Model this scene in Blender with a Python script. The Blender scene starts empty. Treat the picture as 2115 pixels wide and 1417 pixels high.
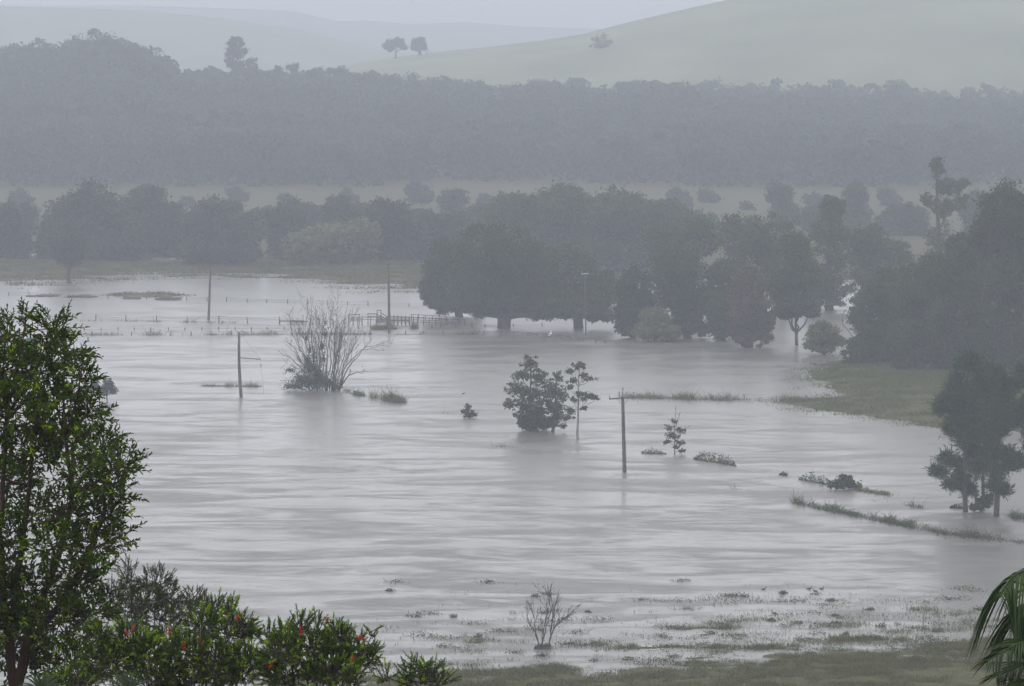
import bpy, math, random
import numpy as np
from mathutils import Vector

# ------------------------------------------------------------------ camera, sky, sun, exposure
sc = bpy.context.scene
COL = sc.collection
FPX = 7931.0            # focal length in photo pixels (photo 2115 x 1417)
CX, CY, YH = 1057.5, 708.5, 60.0
H = 45.0                # camera height above the flood
TILT = math.atan((CY - YH) / FPX)

cam_d = bpy.data.cameras.new('camera')
cam = bpy.data.objects.new('camera', cam_d)
COL.objects.link(cam)
cam_d.sensor_width = 36.0
cam_d.lens = FPX / 2115.0 * 36.0
cam_d.clip_start = 1.0
cam_d.clip_end = 20000.0
cam.location = (0, 0, H)
cam.rotation_euler = (math.pi / 2 - TILT, 0, 0)
sc.camera = cam

SUN_EL, SUN_ROT = math.radians(52), math.radians(215)
world = bpy.data.worlds.new('World')
sc.world = world
world.use_nodes = True
nt = world.node_tree
nt.nodes.clear()
sky = nt.nodes.new('ShaderNodeTexSky')
sky.sky_type = 'NISHITA'
sky.sun_disc = False
sky.sun_elevation = SUN_EL
sky.sun_rotation = SUN_ROT
sky.air_density = 1.0
sky.dust_density = 6.0
sky.ozone_density = 1.0
hs = nt.nodes.new('ShaderNodeHueSaturation')
hs.inputs['Saturation'].default_value = 0.22
mixc = nt.nodes.new('ShaderNodeMixRGB')
mixc.inputs['Fac'].default_value = 0.8
mixc.inputs['Color2'].default_value = (17.6, 17.9, 18.6, 1)      # even cloud deck
bg = nt.nodes.new('ShaderNodeBackground')
bg.inputs['Strength'].default_value = 0.12
wo = nt.nodes.new('ShaderNodeOutputWorld')
nt.links.new(sky.outputs[0], hs.inputs['Color'])
nt.links.new(hs.outputs[0], mixc.inputs['Color1'])
nt.links.new(mixc.outputs[0], bg.inputs['Color'])
nt.links.new(bg.outputs[0], wo.inputs['Surface'])

sun_d = bpy.data.lights.new('sun', 'SUN')
sun_d.energy = 0.6
sun_d.angle = math.radians(30)
sun_d.color = (1.0, 0.98, 0.95)
sun = bpy.data.objects.new('sun', sun_d)
COL.objects.link(sun)
sdir = Vector((math.sin(SUN_ROT) * math.cos(SUN_EL), math.cos(SUN_ROT) * math.cos(SUN_EL), math.sin(SUN_EL)))
sun.rotation_euler = sdir.to_track_quat('Z', 'Y').to_euler()
sun.location = (0, 0, 400)

sc.view_settings.view_transform = 'Standard'
sc.view_settings.look = 'None'
sc.view_settings.exposure = 0.22
sc.view_settings.gamma = 1.0
sc.cycles.volume_bounces = 2
sc.cycles.max_bounces = 8
sc.cycles.diffuse_bounces = 3
sc.cycles.glossy_bounces = 3
sc.cycles.transparent_max_bounces = 8
sc.cycles.sample_clamp_indirect = 6.0
sc.cycles.use_denoising = True

# ------------------------------------------------------------------ maths helpers
RNG = np.random.default_rng(7)
random.seed(7)
ct, st = math.cos(TILT), math.sin(TILT)

def at(px, py, d):
    """world point seen at photo pixel (px,py) on the vertical plane Y = d"""
    u = (px - CX) / FPX
    v = (CY - py) / FPX
    dy = ct + v * st
    dz = -st + v * ct
    s = d / dy
    return np.array([u * s, d, H + dz * s])

def dist(py, z=0.0):
    """distance at which photo row py meets height z"""
    v = (CY - py) / FPX
    return (z - H) / ((-st + v * ct) / (ct + v * st))

def gpt(px, py, z=0.0):
    return at(px, py, dist(py, z))

def ppm(d):
    return FPX / d          # photo pixels per metre

def hash2(ix, iy, s):
    n = (ix.astype(np.int64) * 374761393 + iy.astype(np.int64) * 668265263 + s * 1442695041) & 0x7fffffff
    n = ((n ^ (n >> 13)) * 1274126177) & 0x7fffffff
    return ((n ^ (n >> 16)) & 0xffff) / 65535.0

def vnoise(x, y, s=0):
    ix, iy = np.floor(x), np.floor(y)
    fx, fy = x - ix, y - iy
    fx = fx * fx * (3 - 2 * fx)
    fy = fy * fy * (3 - 2 * fy)
    a = hash2(ix, iy, s); b = hash2(ix + 1, iy, s); c = hash2(ix, iy + 1, s); d = hash2(ix + 1, iy + 1, s)
    return (a + (b - a) * fx) * (1 - fy) + (c + (d - c) * fx) * fy

def fbm(x, y, s=0, o=4):
    r, a, t = 0, 1.0, 0
    for k in range(o):
        r = r + a * (vnoise(x * 2 ** k, y * 2 ** k, s + k) - 0.5)
        t += a
        a *= 0.55
    return r / t * 2     # about -1..1

# ------------------------------------------------------------------ materials
def new_mat(name):
    m = bpy.data.materials.new(name)
    m.use_nodes = True
    m.node_tree.nodes.clear()
    return m, m.node_tree

def leaf_mat(name, c1, c2, trans=0.25, nscale=0.4, rough=0.6, spec=0.10, isl=0.55):
    m, t = new_mat(name)
    N = t.nodes; L = t.links
    geo = N.new('ShaderNodeNewGeometry')
    tc = N.new('ShaderNodeTexCoord')
    nz = N.new('ShaderNodeTexNoise'); nz.inputs['Scale'].default_value = nscale; nz.inputs['Detail'].default_value = 3
    L.new(tc.outputs['Object'], nz.inputs['Vector'])
    add = N.new('ShaderNodeMath'); add.operation = 'MULTIPLY_ADD'
    L.new(geo.outputs['Random Per Island'], add.inputs[0]); add.inputs[1].default_value = isl
    mr = N.new('ShaderNodeMapRange'); mr.inputs['From Min'].default_value = 0.3; mr.inputs['From Max'].default_value = 0.7
    mr.inputs['To Max'].default_value = 0.5
    L.new(nz.outputs['Fac'], mr.inputs['Value'])
    L.new(mr.outputs[0], add.inputs[2])
    mx = N.new('ShaderNodeMixRGB')
    mx.inputs['Color1'].default_value = (*c1, 1); mx.inputs['Color2'].default_value = (*c2, 1)
    L.new(add.outputs[0], mx.inputs['Fac'])
    p = N.new('ShaderNodeBsdfPrincipled')
    p.inputs['Roughness'].default_value = rough
    p.inputs['Specular IOR Level'].default_value = spec
    L.new(mx.outputs[0], p.inputs['Base Color'])
    tr = N.new('ShaderNodeBsdfTranslucent')
    L.new(mx.outputs[0], tr.inputs['Color'])
    ms = N.new('ShaderNodeMixShader'); ms.inputs[0].default_value = trans
    L.new(p.outputs[0], ms.inputs[1]); L.new(tr.outputs[0], ms.inputs[2])
    o = N.new('ShaderNodeOutputMaterial'); L.new(ms.outputs[0], o.inputs['Surface'])
    return m

def solid_mat(name, c1, c2, scale=6.0, rough=0.85, stretch=(1, 1, 1), bump=0.3):
    m, t = new_mat(name)
    N = t.nodes; L = t.links
    tc = N.new('ShaderNodeTexCoord')
    mp = N.new('ShaderNodeMapping'); mp.inputs['Scale'].default_value = stretch
    L.new(tc.outputs['Object'], mp.inputs['Vector'])
    nz = N.new('ShaderNodeTexNoise'); nz.inputs['Scale'].default_value = scale; nz.inputs['Detail'].default_value = 6
    L.new(mp.outputs[0], nz.inputs['Vector'])
    mr = N.new('ShaderNodeMapRange'); mr.inputs['From Min'].default_value = 0.32; mr.inputs['From Max'].default_value = 0.68
    L.new(nz.outputs['Fac'], mr.inputs['Value'])
    mx = N.new('ShaderNodeMixRGB')
    mx.inputs['Color1'].default_value = (*c1, 1); mx.inputs['Color2'].default_value = (*c2, 1)
    L.new(mr.outputs[0], mx.inputs['Fac'])
    p = N.new('ShaderNodeBsdfPrincipled')
    p.inputs['Roughness'].default_value = rough
    p.inputs['Specular IOR Level'].default_value = 0.2
    L.new(mx.outputs[0], p.inputs['Base Color'])
    b = N.new('ShaderNodeBump'); b.inputs['Strength'].default_value = bump; b.inputs['Distance'].default_value = 0.02
    L.new(nz.outputs['Fac'], b.inputs['Height']); L.new(b.outputs[0], p.inputs['Normal'])
    o = N.new('ShaderNodeOutputMaterial'); L.new(p.outputs[0], o.inputs['Surface'])
    return m

M = {}
M['bark_dark'] = solid_mat('bark_dark', (0.022, 0.019, 0.016), (0.055, 0.047, 0.04), 8, stretch=(1, 1, .2))
M['bark_grey'] = solid_mat('bark_grey', (0.09, 0.085, 0.08), (0.19, 0.18, 0.17), 8, stretch=(1, 1, .2))
M['bark_red'] = solid_mat('bark_red', (0.016, 0.008, 0.006), (0.045, 0.022, 0.015), 12, stretch=(1, 1, .2))
M['dead_wood'] = solid_mat('dead_wood', (0.022, 0.02, 0.018), (0.055, 0.05, 0.045), 10, stretch=(1, 1, .3))
M['timber'] = solid_mat('timber', (0.04, 0.035, 0.03), (0.10, 0.09, 0.08), 9, stretch=(1, 1, .15))
M['pole'] = solid_mat('pole_timber', (0.035, 0.030, 0.027), (0.075, 0.066, 0.058), 9, stretch=(1, 1, .1))
M['wire'] = solid_mat('wire', (0.12, 0.12, 0.12), (0.2, 0.2, 0.2), 9, rough=.5)
M['steel'] = solid_mat('steel', (0.12, 0.13, 0.13), (0.2, 0.2, 0.21), 9, rough=.5)
M['ceramic'] = solid_mat('ceramic', (0.35, 0.35, 0.36), (0.55, 0.55, 0.56), 9, rough=.3)
M['debris'] = solid_mat('debris', (0.025, 0.022, 0.02), (0.09, 0.08, 0.065), 5)
M['white_feather'] = solid_mat('white_feather', (0.75, 0.75, 0.74), (0.85, 0.85, 0.84), 20)
M['dark_feather'] = solid_mat('dark_feather', (0.02, 0.02, 0.025), (0.06, 0.055, 0.06), 20)
M['bill'] = solid_mat('bill', (0.3, 0.2, 0.08), (0.4, 0.28, 0.1), 20)
M['flower_red'] = solid_mat('flower_red', (0.20, 0.010, 0.012), (0.32, 0.022, 0.018), 20)

M['lf_far'] = leaf_mat('leaf_far', (0.010, 0.017, 0.009), (0.055, 0.072, 0.036), nscale=.1, isl=.35)
M['lf_wood'] = leaf_mat('leaf_woodland', (0.010, 0.016, 0.008), (0.085, 0.10, 0.055), nscale=.022, trans=.6, isl=.15)
M['lf_fig'] = leaf_mat('leaf_fig', (0.006, 0.013, 0.005), (0.048, 0.07, 0.024), nscale=.16, isl=.35)
M['lf_mid'] = leaf_mat('leaf_mid', (0.010, 0.022, 0.007), (0.066, 0.092, 0.03), nscale=.16, isl=.35)
M['lf_olive'] = leaf_mat('leaf_olive', (0.06, 0.068, 0.03), (0.12, 0.125, 0.05), nscale=.3)
M['lf_rust'] = leaf_mat('leaf_rust', (0.04, 0.036, 0.025), (0.075, 0.066, 0.04), nscale=.3)
M['lf_wattle'] = leaf_mat('leaf_wattle', (0.012, 0.021, 0.008), (0.042, 0.056, 0.02), nscale=.5)
M['lf_pine'] = leaf_mat('leaf_pine', (0.010, 0.024, 0.009), (0.034, 0.06, 0.022), nscale=.5)
M['lf_near'] = leaf_mat('leaf_near', (0.006, 0.019, 0.001), (0.056, 0.096, 0.002), nscale=2.5, trans=.3, rough=.6, spec=.06)
M['lf_brush'] = leaf_mat('leaf_brush', (0.010, 0.027, 0.001), (0.052, 0.092, 0.003), nscale=3, trans=.22, rough=.5)
M['lf_young'] = leaf_mat('leaf_young', (0.10, 0.19, 0.003), (0.24, 0.34, 0.006), nscale=3, trans=.35, rough=.5)
M['lf_dull'] = leaf_mat('leaf_dull', (0.016, 0.026, 0.007), (0.045, 0.058, 0.014), nscale=3, trans=.2)
M['lf_palm'] = leaf_mat('leaf_palm', (0.004, 0.012, 0.002), (0.022, 0.042, 0.005), nscale=3, trans=.15, rough=.5, spec=.15)
M['lf_fan'] = leaf_mat('leaf_fan', (0.03, 0.045, 0.025), (0.07, 0.09, 0.055), nscale=3, trans=.2)
M['grass'] = leaf_mat('grass_blades', (0.036, 0.034, 0.009), (0.095, 0.087, 0.024), nscale=.3, trans=.3)
M['grass_green'] = leaf_mat('grass_green', (0.036, 0.046, 0.012), (0.08, 0.095, 0.026), nscale=.3, trans=.3)
M['weed'] = leaf_mat('water_weed', (0.018, 0.028, 0.010), (0.055, 0.068, 0.022), nscale=.5, trans=.25)

def terrain_mat():
    m, t = new_mat('pasture'); N = t.nodes; L = t.links
    tc = N.new('ShaderNodeTexCoord')
    def noise(scale, det, sx=1, sy=1):
        mp = N.new('ShaderNodeMapping'); mp.inputs['Scale'].default_value = (sx, sy, 1)
        L.new(tc.outputs['Object'], mp.inputs['Vector'])
        n = N.new('ShaderNodeTexNoise'); n.inputs['Scale'].default_value = scale; n.inputs['Detail'].default_value = det
        L.new(mp.outputs[0], n.inputs['Vector']); return n
    n1 = noise(0.02, 6, 1, .6); n2 = noise(1.2, 6)
    mr = N.new('ShaderNodeMapRange'); mr.inputs['From Min'].default_value = 0.35; mr.inputs['From Max'].default_value = 0.65
    L.new(n1.outputs['Fac'], mr.inputs['Value'])
    a = N.new('ShaderNodeMixRGB'); a.inputs['Color1'].default_value = (0.07, 0.08, 0.046, 1); a.inputs['Color2'].default_value = (0.13, 0.14, 0.085, 1)
    L.new(mr.outputs[0], a.inputs['Fac'])
    mr2 = N.new('ShaderNodeMapRange'); mr2.inputs['From Min'].default_value = 0.4; mr2.inputs['From Max'].default_value = 0.7
    mr2.inputs['To Max'].default_value = 0.55
    L.new(n2.outputs['Fac'], mr2.inputs['Value'])
    b = N.new('ShaderNodeMixRGB'); b.inputs['Color2'].default_value = (0.12, 0.125, 0.065, 1)
    L.new(a.outputs[0], b.inputs['Color1']); L.new(mr2.outputs[0], b.inputs['Fac'])
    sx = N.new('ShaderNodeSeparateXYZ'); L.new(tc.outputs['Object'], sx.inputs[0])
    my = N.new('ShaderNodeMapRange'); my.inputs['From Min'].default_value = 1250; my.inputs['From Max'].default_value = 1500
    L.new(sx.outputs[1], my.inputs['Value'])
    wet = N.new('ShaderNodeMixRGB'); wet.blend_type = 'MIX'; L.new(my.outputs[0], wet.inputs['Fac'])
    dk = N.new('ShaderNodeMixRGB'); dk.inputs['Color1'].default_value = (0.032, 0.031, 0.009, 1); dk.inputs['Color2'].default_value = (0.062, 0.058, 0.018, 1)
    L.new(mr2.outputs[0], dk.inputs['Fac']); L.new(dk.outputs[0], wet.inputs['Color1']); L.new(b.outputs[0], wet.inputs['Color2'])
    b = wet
    p = N.new('ShaderNodeBsdfPrincipled'); p.inputs['Roughness'].default_value = .9; p.inputs['Specular IOR Level'].default_value = .1
    L.new(b.outputs[0], p.inputs['Base Color'])
    bp = N.new('ShaderNodeBump'); bp.inputs['Strength'].default_value = .8; bp.inputs['Distance'].default_value = .2
    L.new(n2.outputs['Fac'], bp.inputs['Height']); L.new(bp.outputs[0], p.inputs['Normal'])
    o = N.new('ShaderNodeOutputMaterial'); L.new(p.outputs[0], o.inputs['Surface'])
    return m
M['pasture'] = terrain_mat()

def water_mat():
    m, t = new_mat('flood_water'); N = t.nodes; L = t.links
    tc = N.new('ShaderNodeTexCoord')
    def noise(scale, det, sx, sy, dist_=0.0, rot=0.0):
        mp = N.new('ShaderNodeMapping'); mp.inputs['Scale'].default_value = (sx, sy, 1); mp.inputs['Rotation'].default_value = (0, 0, rot)
        L.new(tc.outputs['Object'], mp.inputs['Vector'])
        n = N.new('ShaderNodeTexNoise'); n.inputs['Scale'].default_value = scale; n.inputs['Detail'].default_value = det
        n.inputs['Distortion'].default_value = dist_
        L.new(mp.outputs[0], n.inputs['Vector']); return n
    # wind patches
    big = noise(1.0, 8, 1 / 17., 1 / 6.5, 1.2, -0.06)
    big.inputs['Roughness'].default_value = .62
    mid = noise(1.0, 6, 1 / 2.6, 1 / 1.2, 0.9, 0.05)
    mr = N.new('ShaderNodeMapRange'); mr.interpolation_type = 'SMOOTHSTEP'
    mr.inputs['From Min'].default_value = 0.42; mr.inputs['From Max'].default_value = 0.62
    L.new(big.outputs['Fac'], mr.inputs['Value'])
    mr2 = N.new('ShaderNodeMapRange'); mr2.inputs['From Min'].default_value = 0.35; mr2.inputs['From Max'].default_value = 0.7
    L.new(mid.outputs['Fac'], mr2.inputs['Value'])
    mul = N.new('ShaderNodeMath'); mul.operation = 'MULTIPLY_ADD'; mul.inputs[1].default_value = 0.4
    L.new(mr2.outputs[0], mul.inputs[0])
    m2 = N.new('ShaderNodeMath'); m2.operation = 'MULTIPLY'; m2.inputs[1].default_value = 0.8
    L.new(mr.outputs[0], m2.inputs[0]); L.new(m2.outputs[0], mul.inputs[2])
    # ripples
    r1 = noise(1.0, 3, 1 / 1.6, 1 / 0.55, 0.3)
    r2 = noise(1.0, 2, 1 / .5, 1 / 0.2, 0.2)
    ad = N.new('ShaderNodeMath'); ad.operation = 'MULTIPLY_ADD'; ad.inputs[1].default_value = .35
    L.new(r2.outputs['Fac'], ad.inputs[0]); L.new(r1.outputs['Fac'], ad.inputs[2])
    sx = N.new('ShaderNodeSeparateXYZ'); L.new(tc.outputs['Object'], sx.inputs[0])
    calm = N.new('ShaderNodeMapRange'); calm.inputs['From Min'].default_value = 330; calm.inputs['From Max'].default_value = 600
    calm.inputs['To Min'].default_value = 1.0; calm.inputs['To Max'].default_value = 0.45
    L.new(sx.outputs[1], calm.inputs['Value'])
    st_ = N.new('ShaderNodeMath'); st_.operation = 'MULTIPLY_ADD'; st_.inputs[1].default_value = 0.65; st_.inputs[2].default_value = 0.16
    L.new(mul.outputs[0], st_.inputs[0])
    bp = N.new('ShaderNodeBump'); bp.inputs['Distance'].default_value = 0.10
    sc_ = N.new('ShaderNodeMath'); sc_.operation = 'MULTIPLY'; L.new(st_.outputs[0], sc_.inputs[0]); L.new(calm.outputs[0], sc_.inputs[1]); L.new(sc_.outputs[0], bp.inputs['Strength']); L.new(ad.outputs[0], bp.inputs['Height'])
    rg = N.new('ShaderNodeMath'); rg.operation = 'MULTIPLY_ADD'; rg.inputs[1].default_value = 0.20; rg.inputs[2].default_value = 0.28
    L.new(mul.outputs[0], rg.inputs[0])
    p = N.new('ShaderNodeBsdfPrincipled')
    p.inputs['Base Color'].default_value = (0.075, 0.073, 0.066, 1)
    p.inputs['IOR'].default_value = 1.33
    L.new(bp.outputs[0], p.inputs['Normal'])
    p.inputs['Roughness'].default_value = 0.17
    q = N.new('ShaderNodeBsdfPrincipled'); q.inputs['Base Color'].default_value = (0.075, 0.073, 0.066, 1); q.inputs['IOR'].default_value = 1.33
    cr = N.new('ShaderNodeMapRange'); cr.inputs['From Min'].default_value = 260; cr.inputs['From Max'].default_value = 520
    cr.inputs['To Min'].default_value = 0.16; cr.inputs['To Max'].default_value = 0.0
    L.new(sx.outputs[1], cr.inputs['Value'])
    rc = N.new('ShaderNodeMath'); rc.operation = 'ADD'; L.new(rg.outputs[0], rc.inputs[0]); L.new(cr.outputs[0], rc.inputs[1])
    L.new(rc.outputs[0], q.inputs['Roughness']); L.new(bp.outputs[0], q.inputs['Normal'])
    fx = N.new('ShaderNodeMapRange'); fx.inputs['To Min'].default_value = 0.5; fx.inputs['To Max'].default_value = 1.0
    L.new(mul.outputs[0], fx.inputs['Value'])
    ms = N.new('ShaderNodeMixShader'); L.new(fx.outputs[0], ms.inputs[0]); L.new(p.outputs[0], ms.inputs[1]); L.new(q.outputs[0], ms.inputs[2])
    o = N.new('ShaderNodeOutputMaterial'); L.new(ms.outputs[0], o.inputs['Surface'])
    return m
M['water'] = water_mat()

# ------------------------------------------------------------------ mesh helpers
class MB:
    """collects arrays of vertices and faces (faces of equal size per block)"""
    def __init__(s):
        s.v = []; s.f = []; s.n = 0; s.mi = []
    def add(s, v, f, mi=0):
        v = np.asarray(v, float).reshape(-1, 3); f = np.asarray(f, int)
        s.v.append(v); s.f.append(f + s.n); s.n += len(v); s.mi.append(np.full(len(f), mi))
    def box(s, c, size, rz=0.0, mi=0):
        x, y, z = [q / 2 for q in size]
        v = np.array([[-x, -y, -z], [x, -y, -z], [x, y, -z], [-x, y, -z], [-x, -y, z], [x, -y, z], [x, y, z], [-x, y, z]])
        cz, sz = math.cos(rz), math.sin(rz)
        v = np.stack([v[:, 0] * cz - v[:, 1] * sz, v[:, 0] * sz + v[:, 1] * cz, v[:, 2]], 1) + np.asarray(c)
        s.add(v, [[0, 3, 2, 1], [4, 5, 6, 7], [0, 1, 5, 4], [1, 2, 6, 5], [2, 3, 7, 6], [3, 0, 4, 7]], mi)
    def beam(s, a, b, w, h=None, mi=0):
        """square beam from a to b"""
        a = np.asarray(a, float); b = np.asarray(b, float); h = h or w
        d = b - a; d = d / (np.linalg.norm(d) + 1e-9)
        up = np.array([0, 0, 1.0]) if abs(d[2]) < .95 else np.array([1.0, 0, 0])
        e1 = np.cross(d, up); e1 /= np.linalg.norm(e1); e2 = np.cross(e1, d)
        v = []
        for p in (a, b):
            for (i, j) in ((-1, -1), (1, -1), (1, 1), (-1, 1)):
                v.append(p + e1 * i * w / 2 + e2 * j * h / 2)
        s.add(v, [[0, 1, 2, 3], [7, 6, 5, 4], [0, 4, 5, 1], [1, 5, 6, 2], [2, 6, 7, 3], [3, 7, 4, 0]], mi)
    def tube(s, pts, rad, n=6, mi=0):
        pts = np.asarray(pts, float); k = len(pts)
        rad = np.full(k, rad) if np.isscalar(rad) else np.asarray(rad, float)
        T = np.gradient(pts, axis=0); T /= (np.linalg.norm(T, axis=1)[:, None] + 1e-9)
        ref = np.array([0.31, 0.95, 0.02]) if abs(T[0][2]) > .5 else np.array([0, 0.02, 1.0])
        e1 = np.cross(T, ref); e1 /= (np.linalg.norm(e1, axis=1)[:, None] + 1e-9)
        e2 = np.cross(T, e1)
        a = np.arange(n) / n * 2 * math.pi
        v = pts[:, None, :] + rad[:, None, None] * (np.cos(a)[None, :, None] * e1[:, None, :] + np.sin(a)[None, :, None] * e2[:, None, :])
        f = []
        for i in range(k - 1):
            for j in range(n):
                j2 = (j + 1) % n
                f.append([i * n + j, i * n + j2, (i + 1) * n + j2, (i + 1) * n + j])
        s.add(v.reshape(-1, 3), f, mi)
        if n == 4:
            pass
        c0 = s.n - k * n
        s.f.append(np.array([[c0 + (n - 1 - j) if j < n else 0 for j in range(4)]])) if n == 4 else None
        if n == 4: s.mi.append(np.array([mi]))
        # end caps as a fan of quads/tris with a centre vertex
        if n != 4:
            for (ring, p, flip) in ((0, pts[0], True), (k - 1, pts[-1], False)):
                s.v.append(p.reshape(1, 3)); ci = s.n; s.n += 1
                tf = []
                for j in range(n):
                    a_, b_ = c0 + ring * n + j, c0 + ring * n + (j + 1) % n
                    tf.append([b_, a_, ci] if flip else [a_, b_, ci])
                s.f.append(np.array(tf)); s.mi.append(np.full(n, mi))
    def build(s, name, mats, parent=None, origin=(0, 0, 0), smooth=False):
        me = bpy.data.meshes.new(name)
        V = np.concatenate(s.v) - np.asarray(origin, float)
        me.vertices.add(len(V)); me.vertices.foreach_set('co', V.astype(np.float32).ravel())
        li = np.concatenate([f.ravel() for f in s.f]).astype(np.int32)
        tot = np.concatenate([np.full(len(f), f.shape[1]) for f in s.f]).astype(np.int32)
        stt = np.concatenate([[0], np.cumsum(tot)[:-1]]).astype(np.int32)
        me.loops.add(len(li)); me.loops.foreach_set('vertex_index', li)
        me.polygons.add(len(tot)); me.polygons.foreach_set('loop_start', stt); me.polygons.foreach_set('loop_total', tot)
        if not isinstance(mats, (list, tuple)): mats = [mats]
        for m in mats: me.materials.append(m)
        if len(mats) > 1:
            me.polygons.foreach_set('material_index', np.concatenate(s.mi).astype(np.int32))
        if smooth:
            me.polygons.foreach_set('use_smooth', np.ones(len(tot), bool))
        me.update(calc_edges=True)
        o = bpy.data.objects.new(name, me)
        COL.objects.link(o)
        if parent is not None: o.parent = parent
        else: o.location = origin
        return o

def tag(o, label=None, cat=None, group=None, kind=None):
    if label: o['label'] = label
    if cat: o['category'] = cat
    if group: o['group'] = group
    if kind: o['kind'] = kind
    return o

def thing(name, loc, label, cat, group=None):
    o = bpy.data.objects.new(name, None); COL.objects.link(o)
    o.location = tuple(float(q) for q in loc); o.empty_display_size = .2
    return tag(o, label, cat, group)

def unit(a):
    return a / (np.linalg.norm(a, axis=-1, keepdims=True) + 1e-9)

def rand_dirs(n, rng):
    return unit(rng.normal(size=(n, 3)))

def rhombs(mb, P, D, S, L, W, mi=0):
    """one four-cornered leaf per point: centre P, long axis D, side S, length L, width W"""
    n = len(P); L = np.broadcast_to(L, n)[:, None] / 2; W = np.broadcast_to(W, n)[:, None] / 2
    v = np.stack([P - D * L, P + S * W, P + D * L, P - S * W], 1).reshape(-1, 3)
    mb.add(v, np.arange(n * 4).reshape(-1, 4), mi)

def leaves6(mb, B, D, Nn, L, W, fold=0.25, mi=0, curl=0.12):
    """folded six-vertex leaves from base B along D with upper normal Nn"""
    n = len(B); L = np.broadcast_to(L, n)[:, None]; W = np.broadcast_to(W, n)[:, None]
    S = unit(np.cross(D, Nn)); U = np.cross(S, D)
    b = B; t = B + D * L - U * L * curl
    l1 = B + D * L * .3 + S * W * .5 + U * W * fold; l2 = B + D * L * .68 + S * W * .42 + U * (W * fold - L * curl * .4)
    r1 = B + D * L * .3 - S * W * .5 + U * W * fold; r2 = B + D * L * .68 - S * W * .42 + U * (W * fold - L * curl * .4)
    v = np.stack([b, l1, l2, t, r2, r1], 1).reshape(-1, 3)
    i = np.arange(n)[:, None] * 6
    f = np.concatenate([i + np.array([[0, 3, 2, 1]]), i + np.array([[0, 5, 4, 3]])])
    mb.add(v, f, mi)

def bez(a, b, bend, n=6, jit=0.0, rng=RNG):
    a = np.asarray(a, float); b = np.asarray(b, float)
    m = (a + b) / 2 + bend
    t = np.linspace(0, 1, n)[:, None]
    p = (1 - t) ** 2 * a + 2 * t * (1 - t) * m + t * t * b
    if jit:
        p[1:-1] += rng.normal(size=(n - 2, 3)) * jit
    return p

# ------------------------------------------------------------------ the ground: one sheet, flood basin, banks, hills
def interp(px, pts):
    xs = [p[0] for p in pts]; ys = [p[1] for p in pts]
    return np.interp(px, xs, ys)
CANOPY = [(-700, 150), (-200, 120), (0, 95), (80, 88), (150, 85), (200, 68), (260, 82), (330, 112), (400, 152), (430, 145), (560, 148), (620, 146),
          (700, 148), (760, 155), (850, 163), (950, 168), (1000, 178), (1100, 172), (1250, 182), (1400, 174), (1480, 188), (1600, 192),
          (1800, 198), (2115, 206), (2800, 220)]
CREST = [(-1000, 300), (0, 280), (400, 220), (620, 146), (700, 136), (800, 121), (900, 108), (1000, 98), (1100, 86), (1200, 71), (1300, 45),
         (1400, 22), (1500, 0), (1600, -22), (1800, -45), (2115, -62), (3000, -66)]
FAR1 = [(-1500, 20), (0, 12), (300, 22), (480, 40), (600, 58), (660, 72), (740, 95), (800, 106), (900, 116), (1200, 120), (3000, 120)]
FAR2 = [(-1500, 12), (300, 12), (600, 22), (700, 44), (760, 42), (850, 50), (960, 46), (1100, 56), (1400, 62), (3000, 60)]
def zrow(y, d):
    return H - (y - YH) / FPX * d

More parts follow.
